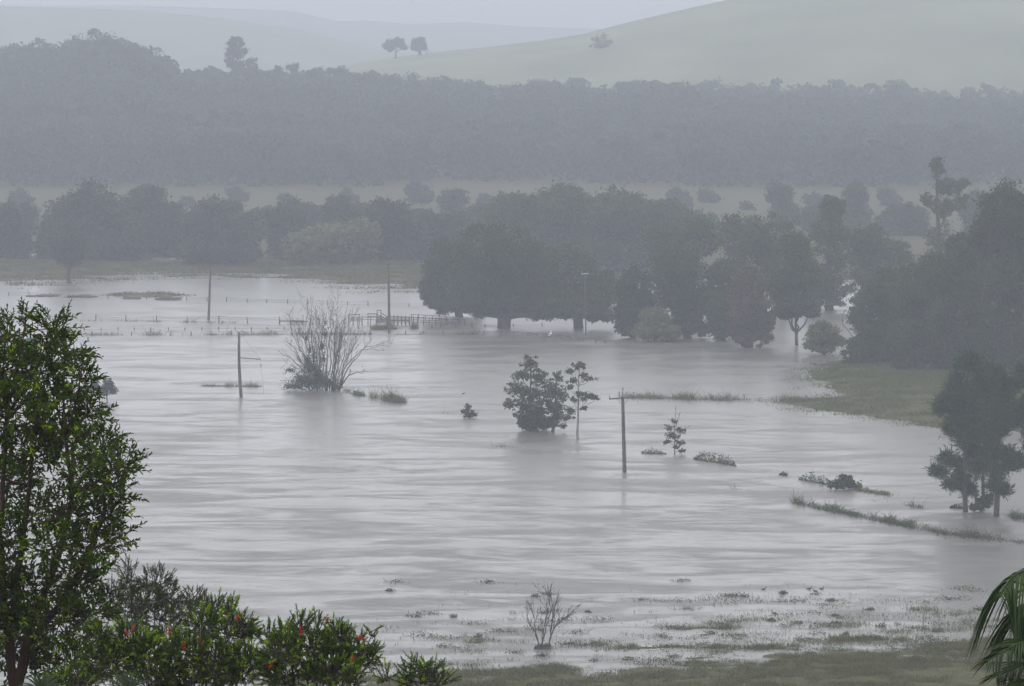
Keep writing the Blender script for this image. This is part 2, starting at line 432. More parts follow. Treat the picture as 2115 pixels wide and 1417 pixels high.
def ground_z(x, y):
    x = np.asarray(x, float); y = np.asarray(y, float)
    yy = np.maximum(y, 60.0)
    px = CX + FPX * x / yy
    z = np.full(x.shape, -1.6)
    n1 = fbm(x / 9, y / 9, 3, 5); n2 = fbm(x / 2.2, y / 2.2, 9, 3)
    sh = fbm(x / 14, y / 5, 21, 5)
    # near bank below the camera
    d0 = interp(px, [(-500, 240), (700, 256), (1000, 261), (1250, 267), (1500, 274), (1800, 281), (2000, 283), (2600, 288)])
    zn = (d0 - y) * (0.013 + .006 * np.clip((px - 1500) / 300, 0, 1)) - .05
    hm = fbm(x / 3.2, y / 1.9, 61, 3)
    zn = zn + sh * 0.26 + n2 * 0.05 + hm * .36
    zs = 40.0 - 0.205 * y
    z = np.maximum(z, np.where(y < 330, np.maximum(zn, zs), -1.6))
    # far flats
    d1 = interp(px, [(-800, 690), (0, 690), (120, 688), (250, 700), (430, 712), (560, 705), (650, 690), (760, 677), (870, 672), (950, 690), (2600, 690)])
    zl = (y - d1) * 0.012 + (sh * 0.30 + n2 * 0.04) * np.clip((800 - y) / 60, 0, 1)
    pool = np.exp(-((px - 70) / 26) ** 2 - ((y - 764) / 7) ** 2) + np.exp(-((px - 336) / 22) ** 2 - ((y - 752) / 6) ** 2)
    zl = np.minimum(zl, 1.4 + np.clip(y - 900, 0, 400) * .004) - 2.4 * pool
    z = np.where(y > 600, np.maximum(z, zl), z)
    # islet of grass
    isl = 0.28 - ((px - 300) / 95) ** 2 * .4 - ((y - 650) / 6.5) ** 2 * .35 + n2 * .12
    z = np.maximum(z, np.where((y > 600) & (y < 680), isl, -1.6))
    # right bank
    edge = np.interp(y, [425, 432, 440, 452, 462, 470, 485, 500, 515, 530, 545, 570, 600, 650], [2010, 1950, 1850, 1700, 1640, 1760, 1730, 1690, 1730, 1780, 1790, 1800, 1830, 1880])
    zr = (px - edge) * yy / FPX * 0.05 + (sh * .22 + n2 * .05)
    zr = np.minimum(zr, 4.0)
    z = np.where((y > 415) & (y < 700), np.maximum(z, np.where(y < 432, zr - (432 - y) * .12, zr)), z)
    # hills
    zf = zrow(interp(px, CANOPY) + 52, 1420.0)
    t = np.clip((y - 1045) / (1420 - 1045), 0, 1)
    zh = 2.0 + (zf - 2.0) * (t * .45 + .55 * t * t * (3 - 2 * t)) + fbm(x / 60, y / 60, 40, 3) * 2.0 * np.sin(t * math.pi)
    zc = np.maximum(zrow(interp(px, CREST), 1800.0), 6.0)
    t2 = np.clip((y - 1420) / 380, 0, 1)
    zh2 = zf + (zc - zf) * (1 - (1 - t2) ** 1.5) + (fbm(x / 45, y / 90, 71, 4) * 1.6 + fbm(x / 12, y / 25, 73, 3) * .35) * np.sin(t2 * math.pi)
    t3 = np.clip((y - 1800) / 450, 0, 1)
    zh3 = zc + (8.0 - zc) * t3 * t3 * (3 - 2 * t3)
    za = zrow(interp(px, FAR1), 3100.0); t4 = np.clip((y - 2250) / 850, 0, 1)
    zh4 = 8 + (za - 8) * t4 * t4 * (3 - 2 * t4)
    zb = zrow(interp(px, FAR2), 5200.0); t5 = np.clip((y - 3100) / 2100, 0, 1)
    zh5 = za + (zb - za) * t5 - 10 * np.sin(t5 * math.pi)
    t6 = np.clip((y - 5200) / 500, 0, 1)
    zh6 = zb + (5 - zb) * t6
    zz = np.where(y < 1420, zh, np.where(y < 1800, zh2, np.where(y < 2250, zh3, np.where(y < 3100, zh4, np.where(y < 5200, zh5, zh6)))))
    z = np.where(y > 1045, zz, z)
    return z

rows = np.concatenate([np.arange(-60, 190, 5.), np.arange(190, 300, .45), np.arange(300, 416, 6.), np.arange(416, 560, 1.0),
                       np.arange(560, 624, 5.), np.arange(624, 790, 1.3), np.arange(790, 1080, 12.), np.arange(1080, 1900, 14.), np.arange(1900, 6000, 60.)])
cp = np.concatenate([np.linspace(-9000, -300, 40)[:-1], np.arange(-300, 2420, 5.), np.linspace(2425, 11000, 40)])
b = (cp - CX) / FPX
X = b[None, :] * (rows[:, None] + 70.0) * 1.0
X = b[None, :] * np.where(rows[:, None] > 100, rows[:, None], 100 + (rows[:, None] - 100) * .25)
Y = np.broadcast_to(rows[:, None], X.shape)
Z = ground_z(X, Y)
nr, nc = X.shape
mb = MB()
idx = np.arange(nr * nc).reshape(nr, nc)
mb.add(np.stack([X, Y, Z], -1).reshape(-1, 3), np.stack([idx[:-1, :-1], idx[:-1, 1:], idx[1:, 1:], idx[1:, :-1]], -1).reshape(-1, 4))
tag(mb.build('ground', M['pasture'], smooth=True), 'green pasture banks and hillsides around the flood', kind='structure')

mb = MB()
gx = np.linspace(-1600, 1600, 9); gy = np.linspace(150, 1060, 5)
GX, GY = np.meshgrid(gx, gy)
idx = np.arange(GX.size).reshape(GX.shape)
mb.add(np.stack([GX, GY, GX * 0], -1).reshape(-1, 3), np.stack([idx[:-1, :-1], idx[:-1, 1:], idx[1:, 1:], idx[1:, :-1]], -1).reshape(-1, 4))
tag(mb.build('water', M['water']), 'pale grey rippled floodwater covering the paddocks', kind='structure')

# ------------------------------------------------------------------ trees
def tree(name, label, cat, bx, by, lobes, mat='lf_mid', bark='bark_dark', tw=None, group=None, seed=0,
         leaf=.42, nleaf=46, sub=.30, dens=1.0, squash=.75, needle=False, to_top=False, fill=.35, d=None, twigs=True, forks=None, sink=1.5, skirt=None, low=None):
    rng = np.random.default_rng(1000 + seed + int(bx) * 7 + int(by))
    lobes = list(lobes)
    if skirt:
        xa = min(l[0] - l[2] * .75 for l in lobes); xb = max(l[0] + l[2] * .75 for l in lobes); nk = max(1, int((xb - xa) / 55 + .5))
        for k in range(nk):
            wk = (xb - xa) / nk
            lobes.append((xa + wk * (k + .5), by - skirt * .55 + rng.uniform(-4, 2), wk * .62, skirt * .62))
    if d is None:
        d = dist(by); base = gpt(bx, by)
    else:
        base = at(bx, by, d); base[2] = float(ground_z(np.array([base[0]]), np.array([d]))[0])
    s = 1.0 / ppm(d)
    zb = float(ground_z(np.array([base[0]]), np.array([base[1]]))[0])
    zb = max(min(zb, base[2]), base[2] - sink)
    wd = max(l[2] for l in lobes) * s
    cr = MB(); tk = MB()
    LW = []
    for k, (cx, cy, rx, ry) in enumerate(lobes):
        off = rng.uniform(-.45, .45) * wd if len(lobes) > 1 else 0
        c = at(cx, cy, d + off)
        LW.append((c, rx * s, ry * s))
    lowest = min(c[2] - r2 for c, r1, r2 in LW)
    top = max(LW, key=lambda q: q[0][2])
    tw = (tw or 12) * s / 2
    hfork = max(lowest + .1 * (top[0][2] - lowest), base[2] + .12 * (top[0][2] - base[2]))
    if low: hfork = base[2] + low * s
    fork = np.array([base[0] + (np.mean([q[0][0] for q in LW]) - base[0]) * .25, base[1], hfork])
    p0 = np.array([base[0], base[1], zb - .3])
    if to_top:
        tp = np.array([top[0][0], base[1], top[0][2] + top[2] * .6])
        path = bez(p0, tp, rng.normal(size=3) * .15, 9, .04, rng)
        tk.tube(path, np.linspace(tw * 1.1, tw * .2, 9), 7)
    else:
        path = bez(p0, fork, rng.normal(size=3) * .1, 5, .03, rng)
        tk.tube(path, [tw * 1.7, tw * 1.15, tw, tw * .95, tw * 1.05], 8)
    for (c, r1, r2) in LW:
        if to_top:
            zz = base[2] + (c[2] - base[2]) * .82
            k = np.argmin(abs(path[:, 2] - zz)); a = path[k]; r0 = tw * .45 * (1 - .6 * k / 9)
        else:
            a = fork; r0 = tw * .62
        pl = bez(a, c, np.array([0, 0, .0]) + (c - a) * [.15, .15, -.12], 6, .05 * r1, rng)
        tk.tube(pl, np.linspace(r0, r0 * .35, 6), 6)
        # leaf clumps
        cz_ = c[2]; skl = (skirt or 0) * s * .75
        rs = max(sub * min(r1, r2), leaf * 1.3)
        vol = (r1 * r1 * r2) / (rs ** 3)
        n = int(max(8, (dens if cz_ > base[2] + skl else dens * .38) * 2.6 * vol ** .72))
        D = rand_dirs(n, rng)
        D[:, 1] *= np.where(D[:, 1] > 0, .8, 1.0)
        rr = rng.uniform(fill, 1.0, n) ** .6
        C = c + D * (rr * (1 - rs / max(r1, rs * 1.5) * .6))[:, None] * np.array([r1, min(r1, wd), r2])
        C = C[C[:, 2] > base[2] + rs * .25 + rng.uniform(0, 1, len(C)) ** 2 * rs * (2.2 if low else .6)]
        if not len(C): continue
        for q in (C[rng.permutation(len(C))[:14]] if twigs else []):
            tk.tube(bez(c, q, rng.normal(size=3) * .1 * r1, 4), np.linspace(r0 * .3, r0 * .08 + .01, 4), 4)
        m = nleaf
        O = np.repeat(C, m, 0)
        szs = np.repeat(rng.uniform(.7, 1.25, len(C)), m)
        E = rand_dirs(len(O), rng); rad = np.minimum(abs(rng.normal(size=len(O))) * .55 + .25, 1.5)
        P = O + E * (rad * szs * rs)[:, None] * np.array([1.05, 1.05, squash])
        P = P[P[:, 2] > base[2] + .05]; E = E[:len(P)]
        if needle:
            A = unit(E * .8 + rand_dirs(len(P), rng) * .5 + [0, 0, .25])
        else:
            A = unit(rand_dirs(len(P), rng) + [0, 0, -.2])
        S = unit(np.cross(A, rand_dirs(len(P), rng)))
        lz = leaf * rng.uniform(.6, 1.35, len(P))
        rhombs(cr, P, A, S, lz, lz * (.16 if needle else .58))
    t = thing(name, (base[0], base[1], base[2]), label, cat, group)
    tk.build('trunk', M[bark], t, t.location)
    if cr.v: cr.build('crown', M[mat], t, t.location)
    else: print('EMPTY CROWN', label, base, [q[0] for q in LW])
    return t

FAR = dict(leaf=.72, nleaf=60, twigs=False, dens=1.7, sub=.26, skirt=42)
G1 = 'trees along the far edge of the flats'
tree('broadleaf_tree', 'hazy tree cut by the left photo edge on the far flats', 'tree', 5, 540, [(0, 470, 55, 65), (-60, 455, 60, 70), (30, 505, 40, 35)], 'lf_far', group=G1, **FAR)
tree('broadleaf_tree', 'largest domed hazy tree of the far row, behind the lone small tree', 'tree', 185, 541, [(185, 458, 108, 88), (180, 440, 80, 70), (118, 490, 60, 52), (252, 490, 60, 54), (190, 500, 115, 40)], 'lf_far', group=G1, **FAR)
tree('broadleaf_tree', 'hazy tree just right of the largest domed tree of the far row', 'tree', 305, 530, [(300, 430, 58, 55), (345, 455, 42, 48), (310, 485, 70, 42)], 'lf_far', group=G1, **FAR)
tree('broadleaf_tree', 'broad dark hazy tree behind the top of the left thin pole', 'tree', 445, 546, [(445, 448, 66, 54), (400, 490, 48, 48), (495, 485, 62, 55), (445, 512, 95, 32)], 'lf_far', group=G1, **FAR)
tree('broadleaf_tree', 'rounded hazy tree between the broad dark tree and the pale olive tree', 'tree', 592, 540, [(592, 452, 52, 46), (600, 500, 48, 40)], 'lf_far', group=G1, **FAR)
tree('broadleaf_tree', 'pale olive tree standing forward of the far row', 'tree', 700, 549, [(690, 500, 72, 44), (632, 508, 52, 32), (750, 490, 42, 46)], 'lf_olive', group=G1, **FAR)
tree('broadleaf_tree', 'hazy crown rising behind the pale olive tree', 'tree', 705, 528, [(705, 440, 50, 40), (700, 480, 55, 40)], 'lf_far', group=G1, **FAR)
tree('broadleaf_tree', 'hazy tree directly behind the top of the pole beside the stock yard', 'tree', 805, 545, [(800, 452, 55, 48), (832, 500, 48, 42), (790, 510, 45, 32)], 'lf_far', group=G1, **FAR)
tree('broadleaf_tree', 'hazy tree filling the gap left of the big fig trees', 'tree', 900, 545, [(885, 485, 50, 52), (940, 475, 48, 48), (905, 520, 50, 30)], 'lf_far', group=G1, **FAR)
G2 = 'pale trees behind the fig trees'
for (x, by_, r_, lab) in [(385, 440, 17, 'faint small tree on the pale field, leftmost of its row'), (640, 446, 14, 'faint small tree on the pale field above the pale olive tree'), (715, 430, 20, 'faint rounded tree at the woodland foot above the pale olive tree'),
                          (1000, 436, 18, 'faint small tree on the pale field above the biggest fig'), (1460, 432, 20, 'faint rounded tree at the woodland foot above the thicket'), (1540, 446, 14, 'faint small shrubby tree on the field above the thicket'),
                          (300, 436, 26, 'faint broad tree at the woodland foot above the tree right of the domed one'), (486, 430, 22, 'faint rounded tree at the woodland foot above the broad dark tree'),
                          (590, 434, 18, 'faint low tree at the woodland foot left of the pale olive tree'), (860, 434, 28, 'faint broad tree at the woodland foot above the pole by the stock yard'), (1400, 440, 24, 'faint broad tree at the woodland foot right of the pale tree group'),
                          (1680, 440, 22, 'faint rounded tree on the field left of the pointed tree'), (1830, 438, 24, 'faint rounded tree on the field beside the ragged gum'), (40, 436, 22, 'faint rounded tree on the field at the left photo edge')]:
    tree('field_tree', lab, 'tree', x, by_, [(x, by_ - r_ * 1.3, r_, r_ * .9), (x + r_ * .7, by_ - r_, r_ * .7, r_ * .6)], 'lf_far', group='small trees dotted over the pale field', leaf=.7, nleaf=60, twigs=False, dens=1.3, skirt=12)
for (x, y, l, lab) in [(1065, 560, [(1065, 440, 70, 45), (1020, 455, 44, 38), (1060, 500, 70, 40)], 'pale hazy tree showing above the left fig crowns'),
                       (1165, 562, [(1160, 428, 72, 50), (1130, 470, 70, 44), (1170, 500, 80, 50)], 'tallest pale hazy tree above the gap between the fig crowns'),
                       (1280, 562, [(1275, 435, 72, 50), (1300, 480, 70, 44), (1260, 510, 80, 46)], 'pale hazy tree above the right fig crown'),
                       (1375, 560, [(1372, 450, 58, 42), (1370, 500, 70, 44)], 'smaller pale hazy tree sloping down to the thicket'),
                       (940, 470, [(935, 412, 34, 26)], 'faint small tree on the field above the left fig'),
                       (1612, 480, [(1610, 400, 30, 30), (1620, 440, 36, 30)], 'faint small tree on the pale field above the thicket'),
                       (1770, 490, [(1768, 410, 30, 34), (1760, 450, 45, 36)], 'faint tree on the pale field left of the ragged tall gum'),
                       (1850, 500, [(1850, 462, 50, 40), (1820, 490, 50, 30)], 'faint low tree at the foot of the ragged tall gum')]:
    tree('broadleaf_tree', lab, 'tree', x, y, l, 'lf_mid' if x > 1000 else 'lf_far', group=G2, **FAR)

for (x, l, lab) in [(50, [(45, 445, 40, 26)], 'hazy crown peeping out left of the largest domed tree'), 
                    (375, [(378, 470, 34, 34)], 'low hazy tree before the broad dark tree, at its left'), (545, [(540, 455, 34, 32)], 'low hazy tree behind the broad dark tree, at its right'),
                    (650, [(652, 446, 34, 26)], 'low hazy tree behind the pale olive tree, at its left'), (755, [(752, 448, 30, 24)], 'low hazy tree behind the pale olive tree, at its right'),
                    (870, [(866, 452, 36, 26)], 'low hazy tree behind, between the yard pole and the figs'), (1000, [(1000, 450, 50, 34)], 'hazy tree just over the big fig crowns'),
                    (1440, [(1440, 466, 50, 34)], 'hazy tree behind the left half of the thicket'), (1250, [(1250, 490, 60, 40)], 'hazy tree in the gap between figs and thicket'),
                    (1700, [(1690, 452, 46, 30)], 'hazy tree behind the pointed thicket tree'), (1880, [(1885, 450, 40, 34)], 'hazy tree beside the foot of the tall ragged gum'), (2020, [(2020, 430, 40, 40)], 'hazy tree between the ragged gum and the tallest dark tree')]:
    tree('broadleaf_tree', lab, 'tree', x, 500, l, 'lf_far', group='trees in the second row behind the flats', **{**FAR, 'skirt': 50})

MID = dict(leaf=.42, nleaf=70, dens=1.5, sub=.27)
tree('lone_tree', 'small dark lone tree with narrow trunk standing on the flooded flats at left', 'tree', 143, 585,
     [(143, 500, 38, 32), (143, 530, 34, 26), (120, 515, 18, 20), (165, 512, 18, 20)], 'lf_far', tw=9, leaf=.45, nleaf=50, dens=1.3)
GF = 'fig trees standing in the flood'
tree('fig_tree', 'spreading fig tree at the left end, low limbs over the water', 'tree', 952, 654, [(930, 540, 58, 66), (898, 592, 34, 42), (965, 600, 42, 40), (905, 560, 38, 44), (922, 628, 44, 14), (890, 612, 22, 22), (972, 636, 26, 12), (915, 642, 14, 7), (905, 628, 20, 10)], 'lf_fig', tw=18, low=18, group=GF, **MID)
tree('fig_tree', 'biggest fig tree, thick forked trunk beside the stock yard', 'tree', 1041, 678, [(1000, 515, 76, 66), (1055, 530, 66, 74), (985, 585, 74, 52), (1080, 600, 56, 48), (1040, 575, 80, 60), (998, 630, 42, 16), (1088, 630, 50, 18), (1040, 612, 64, 28), (1108, 650, 18, 12), (990, 648, 14, 12), (1072, 642, 16, 9), (1120, 636, 28, 18), (1012, 640, 14, 8)], 'lf_fig', tw=30, low=26, group=GF, **MID)
tree('fig_tree', 'fig tree right of the biggest one, behind the thin pole', 'tree', 1197, 678, [(1175, 558, 72, 64), (1130, 600, 48, 48), (1240, 600, 46, 54), (1190, 622, 74, 30), (1120, 545, 44, 52), (1158, 644, 34, 12), (1236, 646, 32, 14), (1256, 658, 12, 9), (1132, 652, 16, 9), (1170, 652, 12, 6), (1222, 658, 10, 6)], 'lf_mid', tw=22, low=26, group=GF, **MID)
G3 = 'thicket trees in the flood right of the figs'
tree('thicket_tree', 'dark tree at the left end of the thicket, foliage down to the water', 'tree', 1308, 697, [(1310, 590, 44, 50), (1298, 645, 34, 42), (1325, 640, 36, 40), (1290, 672, 22, 22)], 'lf_fig', tw=14, group=G3, skirt=34, **MID)
tree('shrub', 'yellow green shrub at the foot of the thicket', 'shrub', 1355, 706, [(1352, 664, 40, 36), (1375, 686, 34, 20), (1330, 684, 26, 20)], 'lf_olive', tw=9, **MID)
tree('thicket_tree', 'round crowned tree above and behind the yellow green shrub', 'tree', 1422, 700, [(1395, 560, 62, 62), (1432, 620, 48, 48), (1422, 664, 34, 26), (1395, 615, 40, 40)], 'lf_fig', tw=18, group=G3, skirt=34, **MID)
tree('thicket_tree', 'narrow tree between the round crowned and the rust tinged tree', 'tree', 1490, 702, [(1490, 585, 50, 60), (1488, 645, 38, 40)], 'lf_mid', tw=18, group=G3, skirt=34, **MID)
tree('thicket_tree', 'rust tinged tree standing furthest forward in the thicket', 'tree', 1546, 717, [(1545, 640, 44, 52), (1545, 590, 42, 46), (1572, 665, 32, 28), (1530, 682, 26, 26)], 'lf_rust', tw=20, group=G3, skirt=34, **MID)
tree('thicket_tree', 'tall tree at the back left of the thicket', 'tree', 1400, 655, [(1372, 505, 52, 52), (1440, 492, 58, 52), (1400, 560, 70, 50)], 'lf_mid', tw=18, group=G3, skirt=60, **MID)
tree('thicket_tree', 'tallest broad tree at the back middle of the thicket', 'tree', 1560, 650, [(1530, 485, 62, 56), (1600, 492, 64, 58), (1570, 560, 80, 60)], 'lf_mid', tw=18, group=G3, skirt=60, **MID)
tree('thicket_tree', 'tree with a pointed top at the back right of the thicket', 'tree', 1715, 640, [(1718, 432, 30, 32), (1712, 480, 46, 40), (1705, 545, 60, 60), (1700, 600, 50, 40)], 'lf_mid', tw=18, group=G3, skirt=60, **MID)
tree('thicket_tree', 'hazy tree at the back between the thicket and the right bank', 'tree', 1800, 636, [(1790, 500, 52, 44), (1800, 560, 64, 58), (1850, 545, 46, 60)], 'lf_mid', tw=18, group=G3, skirt=60, **MID)
tree('gum_tree', 'slender gum with a forked bare trunk standing alone in open water', 'tree', 1645, 713, [(1640, 520, 40, 50), (1662, 575, 42, 38), (1618, 590, 34, 42), (1650, 630, 44, 26), (1620, 640, 30, 18), (1675, 642, 26, 16)], 'lf_mid', tw=7, low=26, **MID)
tree('shrub', 'pale olive round shrub between the slender gum and the right bank', 'shrub', 1700, 733, [(1700, 688, 34, 28), (1676, 712, 18, 13), (1728, 706, 18, 14), (1702, 716, 26, 14)], 'lf_olive', tw=7, **MID)
G4 = 'dark trees on the right bank'
RB = dict(leaf=.38, nleaf=70, dens=1.8, sub=.26, skirt=70)
tree('bank_tree', 'dark leafy tree at the left end of the right bank, overhanging the water', 'tree', 1805, 757, [(1800, 650, 52, 66), (1782, 716, 40, 34), (1835, 600, 50, 56), (1840, 700, 46, 48)], 'lf_mid', tw=16, group=G4, **RB)
tree('bank_tree', 'second dark tree of the right bank, stepping up from the water', 'tree', 1900, 772, [(1890, 605, 64, 66), (1895, 690, 70, 64), (1930, 560, 44, 44)], 'lf_mid', tw=18, group=G4, **RB)
tree('bank_tree', 'third dark tree of the right bank, behind the pine tops', 'tree', 1995, 776, [(1990, 570, 62, 56), (1980, 660, 74, 80), (2010, 720, 60, 50)], 'lf_fig', tw=20, group=G4, **RB)
tree('bank_tree', 'tallest dark tree at the right photo edge', 'tree', 2085, 780, [(2075, 430, 62, 62), (2050, 490, 62, 50), (2120, 470, 60, 80), (2070, 570, 80, 70), (2090, 670, 90, 90)], 'lf_fig', tw=24, group=G4, **RB)
tree('bank_tree', 'dark tree just past the right photo edge', 'tree', 2190, 790, [(2190, 560, 80, 90), (2180, 690, 90, 90)], 'lf_fig', tw=24, group=G4, **RB)
for (x, l, lab) in [(1860, [(1855, 640, 62, 76), (1835, 590, 40, 40)], 'dark tree filling in behind the first two bank trees'),
                    (1955, [(1950, 610, 76, 84), (1985, 520, 44, 50)], 'dark tree filling in behind the third bank tree'),
                    (2050, [(2040, 560, 80, 100), (2090, 450, 66, 76), (2110, 560, 60, 90)], 'dark tree just behind the tallest bank tree')]:
    tree('bank_tree', lab, 'tree', x, 745, l, 'lf_fig', tw=18, group=G4, **RB)
tree('gum_tree', 'ragged tall gum with an open crown rising behind the right bank', 'tree', 1945, 600,
     [(1935, 345, 20, 30), (1962, 385, 34, 22), (1915, 412, 16, 18), (1992, 378, 15, 14), (1950, 430, 40, 26), (1985, 415, 20, 18), (1940, 490, 46, 42), (1930, 545, 50, 40)],
     'lf_mid', tw=14, leaf=.42, nleaf=34, dens=.9, to_top=True, fill=.1, d=620)
tree('shrub', 'low tangled shrub at the water edge under the dark bank trees', 'shrub', 1760, 755, [(1752, 742, 16, 12), (1775, 748, 26, 12), (1745, 728, 10, 8)], 'lf_wattle', tw=4, leaf=.3, nleaf=30)

# pines on the right
PN = dict(leaf=.55, nleaf=130, sub=.36, squash=.9, needle=True, to_top=True, fill=.1, dens=1.0)
GP = 'pine trees standing in the flood at the right'
tree('pine_tree', 'leftmost pine with long low branches over the water', 'tree', 1995, 1057, [(2000, 755, 36, 36), (1972, 790, 34, 30), (1948, 840, 24, 22), (1985, 840, 40, 36), (1962, 885, 22, 18), (1992, 900, 38, 34), (1958, 945, 22, 22), (1985, 960, 26, 22), (1938, 972, 18, 10), (1965, 1000, 22, 12), (1990, 870, 50, 56), (1975, 820, 40, 40), (2005, 930, 26, 34), (1985, 985, 24, 14), (2000, 1008, 12, 12)], 'lf_pine', tw=11, group=GP, **PN)
tree('pine_tree', 'thin middle pine with a bare lower trunk', 'tree', 2031, 1048, [(2030, 790, 30, 44), (2028, 850, 32, 40), (2030, 905, 26, 30), (2040, 945, 24, 22), (2030, 830, 40, 60), (2025, 760, 26, 28), (2022, 965, 18, 14)], 'lf_pine', tw=8, group=GP, **PN)
tree('pine_tree', 'third pine from the left with the thickest trunk', 'tree', 2058, 1066, [(2062, 775, 34, 34), (2085, 800, 28, 34), (2050, 830, 36, 36), (2080, 870, 34, 40), (2050, 895, 32, 34), (2075, 935, 26, 24), (2062, 975, 20, 18), (2068, 850, 50, 66), (2045, 925, 28, 30), (2088, 960, 22, 16), (2052, 1000, 12, 14), (2074, 1010, 10, 9)], 'lf_pine', tw=13, group=GP, **PN)
tree('pine_tree', 'pine at the right photo edge, its trunk outside the picture', 'tree', 2150, 1068, [(2130, 775, 40, 50), (2118, 850, 34, 44), (2135, 910, 34, 40), (2108, 950, 20, 26), (2150, 840, 50, 60)], 'lf_pine', tw=13, group=GP, **PN)
tree('shrub', 'round bush between the pine trunks at the water line', 'shrub', 2028, 1058, [(2028, 1040, 20, 18), (2042, 1030, 14, 20), (2010, 1048, 12, 9)], 'lf_wattle', tw=3, leaf=.22, nleaf=40)
tree('shrub', 'small olive sapling between the left and middle pine trunks', 'shrub', 2014, 1052, [(2014, 1015, 9, 26), (2016, 985, 7, 14)], 'lf_olive', tw=2, leaf=.2, nleaf=30)

# trees in the middle of the flood
WA = dict(leaf=.21, nleaf=24, sub=.17, squash=.7, to_top=True, fill=.0, dens=.62)
tree('wattle_tree', 'tall layered wattle tree on the left of the midstream cluster', 'tree', 1094, 890,
     [(1095, 750, 24, 22), (1078, 775, 26, 16), (1110, 780, 28, 22), (1070, 805, 34, 20), (1105, 815, 34, 26), (1052, 832, 22, 13), (1085, 842, 40, 26), (1108, 862, 26, 22), (1082, 868, 24, 18)], 'lf_wattle', tw=7, **WA)
tree('wattle_tree', 'darker wattle tree on the right of the midstream cluster', 'tree', 1140, 892,
     [(1150, 778, 15, 18), (1138, 802, 25, 24), (1158, 815, 24, 22), (1134, 835, 28, 26), (1156, 845, 26, 18), (1170, 862, 20, 10), (1136, 866, 30, 24), (1180, 850, 10, 7), (1158, 880, 14, 8)], 'lf_wattle', tw=8, **WA)
tree('shrub', 'dense dark bush at the foot of the midstream cluster', 'shrub', 1100, 890, [(1085, 872, 20, 18), (1108, 858, 24, 20), (1125, 876, 22, 14), (1100, 880, 32, 10)], 'lf_wattle', tw=3, leaf=.22, nleaf=44, dens=1.2, fill=.0)
tree('wattle_tree', 'slim pale trunked wattle tree with flat foliage pads right of the cluster', 'tree', 1192, 908,
     [(1197, 755, 22, 10), (1180, 768, 14, 9), (1205, 775, 14, 8), (1184, 787, 18, 9), (1218, 783, 17, 6), (1176, 800, 11, 7), (1196, 812, 16, 9), (1216, 820, 24, 9), (1183, 825, 14, 8), (1232, 822, 9, 4), (1206, 843, 9, 5), (1178, 846, 9, 5)], 'lf_wattle', 'bark_grey', tw=6, **WA)
tree('sapling', 'small sparse sapling with a bare twiggy top beyond the crossarm pole', 'tree', 1394, 938,
     [(1392, 870, 9, 8), (1382, 884, 14, 9), (1404, 888, 15, 11), (1390, 900, 20, 10), (1378, 912, 12, 6), (1404, 912, 14, 9), (1408, 930, 10, 6), (1396, 922, 8, 9)], 'lf_wattle', tw=3, leaf=.2, nleaf=16, sub=.3, squash=.8, to_top=True, fill=.0, dens=.7)
tree('bush', 'small rounded bush alone in open water left of the midstream cluster', 'shrub', 969, 864, [(967, 838, 8, 9), (962, 850, 11, 9), (978, 854, 9, 8), (969, 858, 15, 6)], 'lf_wattle', tw=3, leaf=.22, nleaf=30)
tree('small_tree', 'small round grey green tree in the water beside the near foliage', 'tree', 222, 827, [(222, 790, 14, 16), (212, 806, 16, 14), (232, 806, 13, 14), (195, 800, 14, 12)], 'lf_wattle', tw=3, leaf=.26, nleaf=36)
tree('small_tree', 'small pale tree seen through the gap in the near foliage', 'tree', 62, 745, [(62, 712, 18, 20), (75, 705, 14, 14), (60, 730, 22, 12)], 'lf_far', tw=3, leaf=.3, nleaf=36)

# trees on the hill
HT = dict(leaf=.7, nleaf=60, dens=1.5, twigs=False)
tree('hill_tree', 'left tree of the pair on the hill skyline, two lobed crown', 'tree', 817, 120, [(806, 94, 17, 14), (824, 88, 14, 12), (834, 97, 8, 8)], 'lf_far', tw=4, d=1780, **HT)
tree('hill_tree', 'right tree of the pair on the hill skyline, rounded crown', 'tree', 867, 113, [(865, 88, 18, 15), (858, 98, 12, 8), (876, 97, 9, 7)], 'lf_far', tw=7, d=1780, **HT)
GR = 'trees standing out on the wooded ridge'
for (x, l, lab) in [(490, [(490, 90, 20, 15), (482, 110, 19, 14), (498, 112, 16, 14), (478, 130, 14, 14), (490, 142, 22, 20)], 'tallest tree on the wooded ridge with an open rounded crown'),
                    (522, [(520, 132, 15, 16), (516, 150, 20, 14)], 'shorter tree leaning against the tallest ridge tree'),
                    (438, [(438, 150, 20, 13)], 'low rounded tree left of the tallest ridge tree'),
                    (573, [(573, 147, 14, 12)], 'small pointed tree right of the tallest ridge tree'),
                    (606, [(606, 140, 15, 10)], 'small round tree where the grass hill meets the ridge'),
                    (655, [(652, 150, 18, 13)], 'dark round tree below the left end of the grass hill'),
                    (698, [(700, 148, 18, 12)], 'dark low tree in front of the left end of the grass hill'),
                    (766, [(766, 156, 14, 12)], 'dark tree below the pair on the skyline')]:
    tree('ridge_tree', lab, 'tree', x, 190, l, 'lf_far', tw=4, d=1405, group=GR, leaf=.8, nleaf=50, twigs=False)
tree('hill_bush', 'faint large bush clump on the upper slope of the grass hill', 'shrub', 1240, 118, [(1242, 84, 22, 20), (1232, 104, 20, 16), (1250, 106, 16, 14)], 'lf_olive', tw=3, skirt=22, d=1640, **HT)

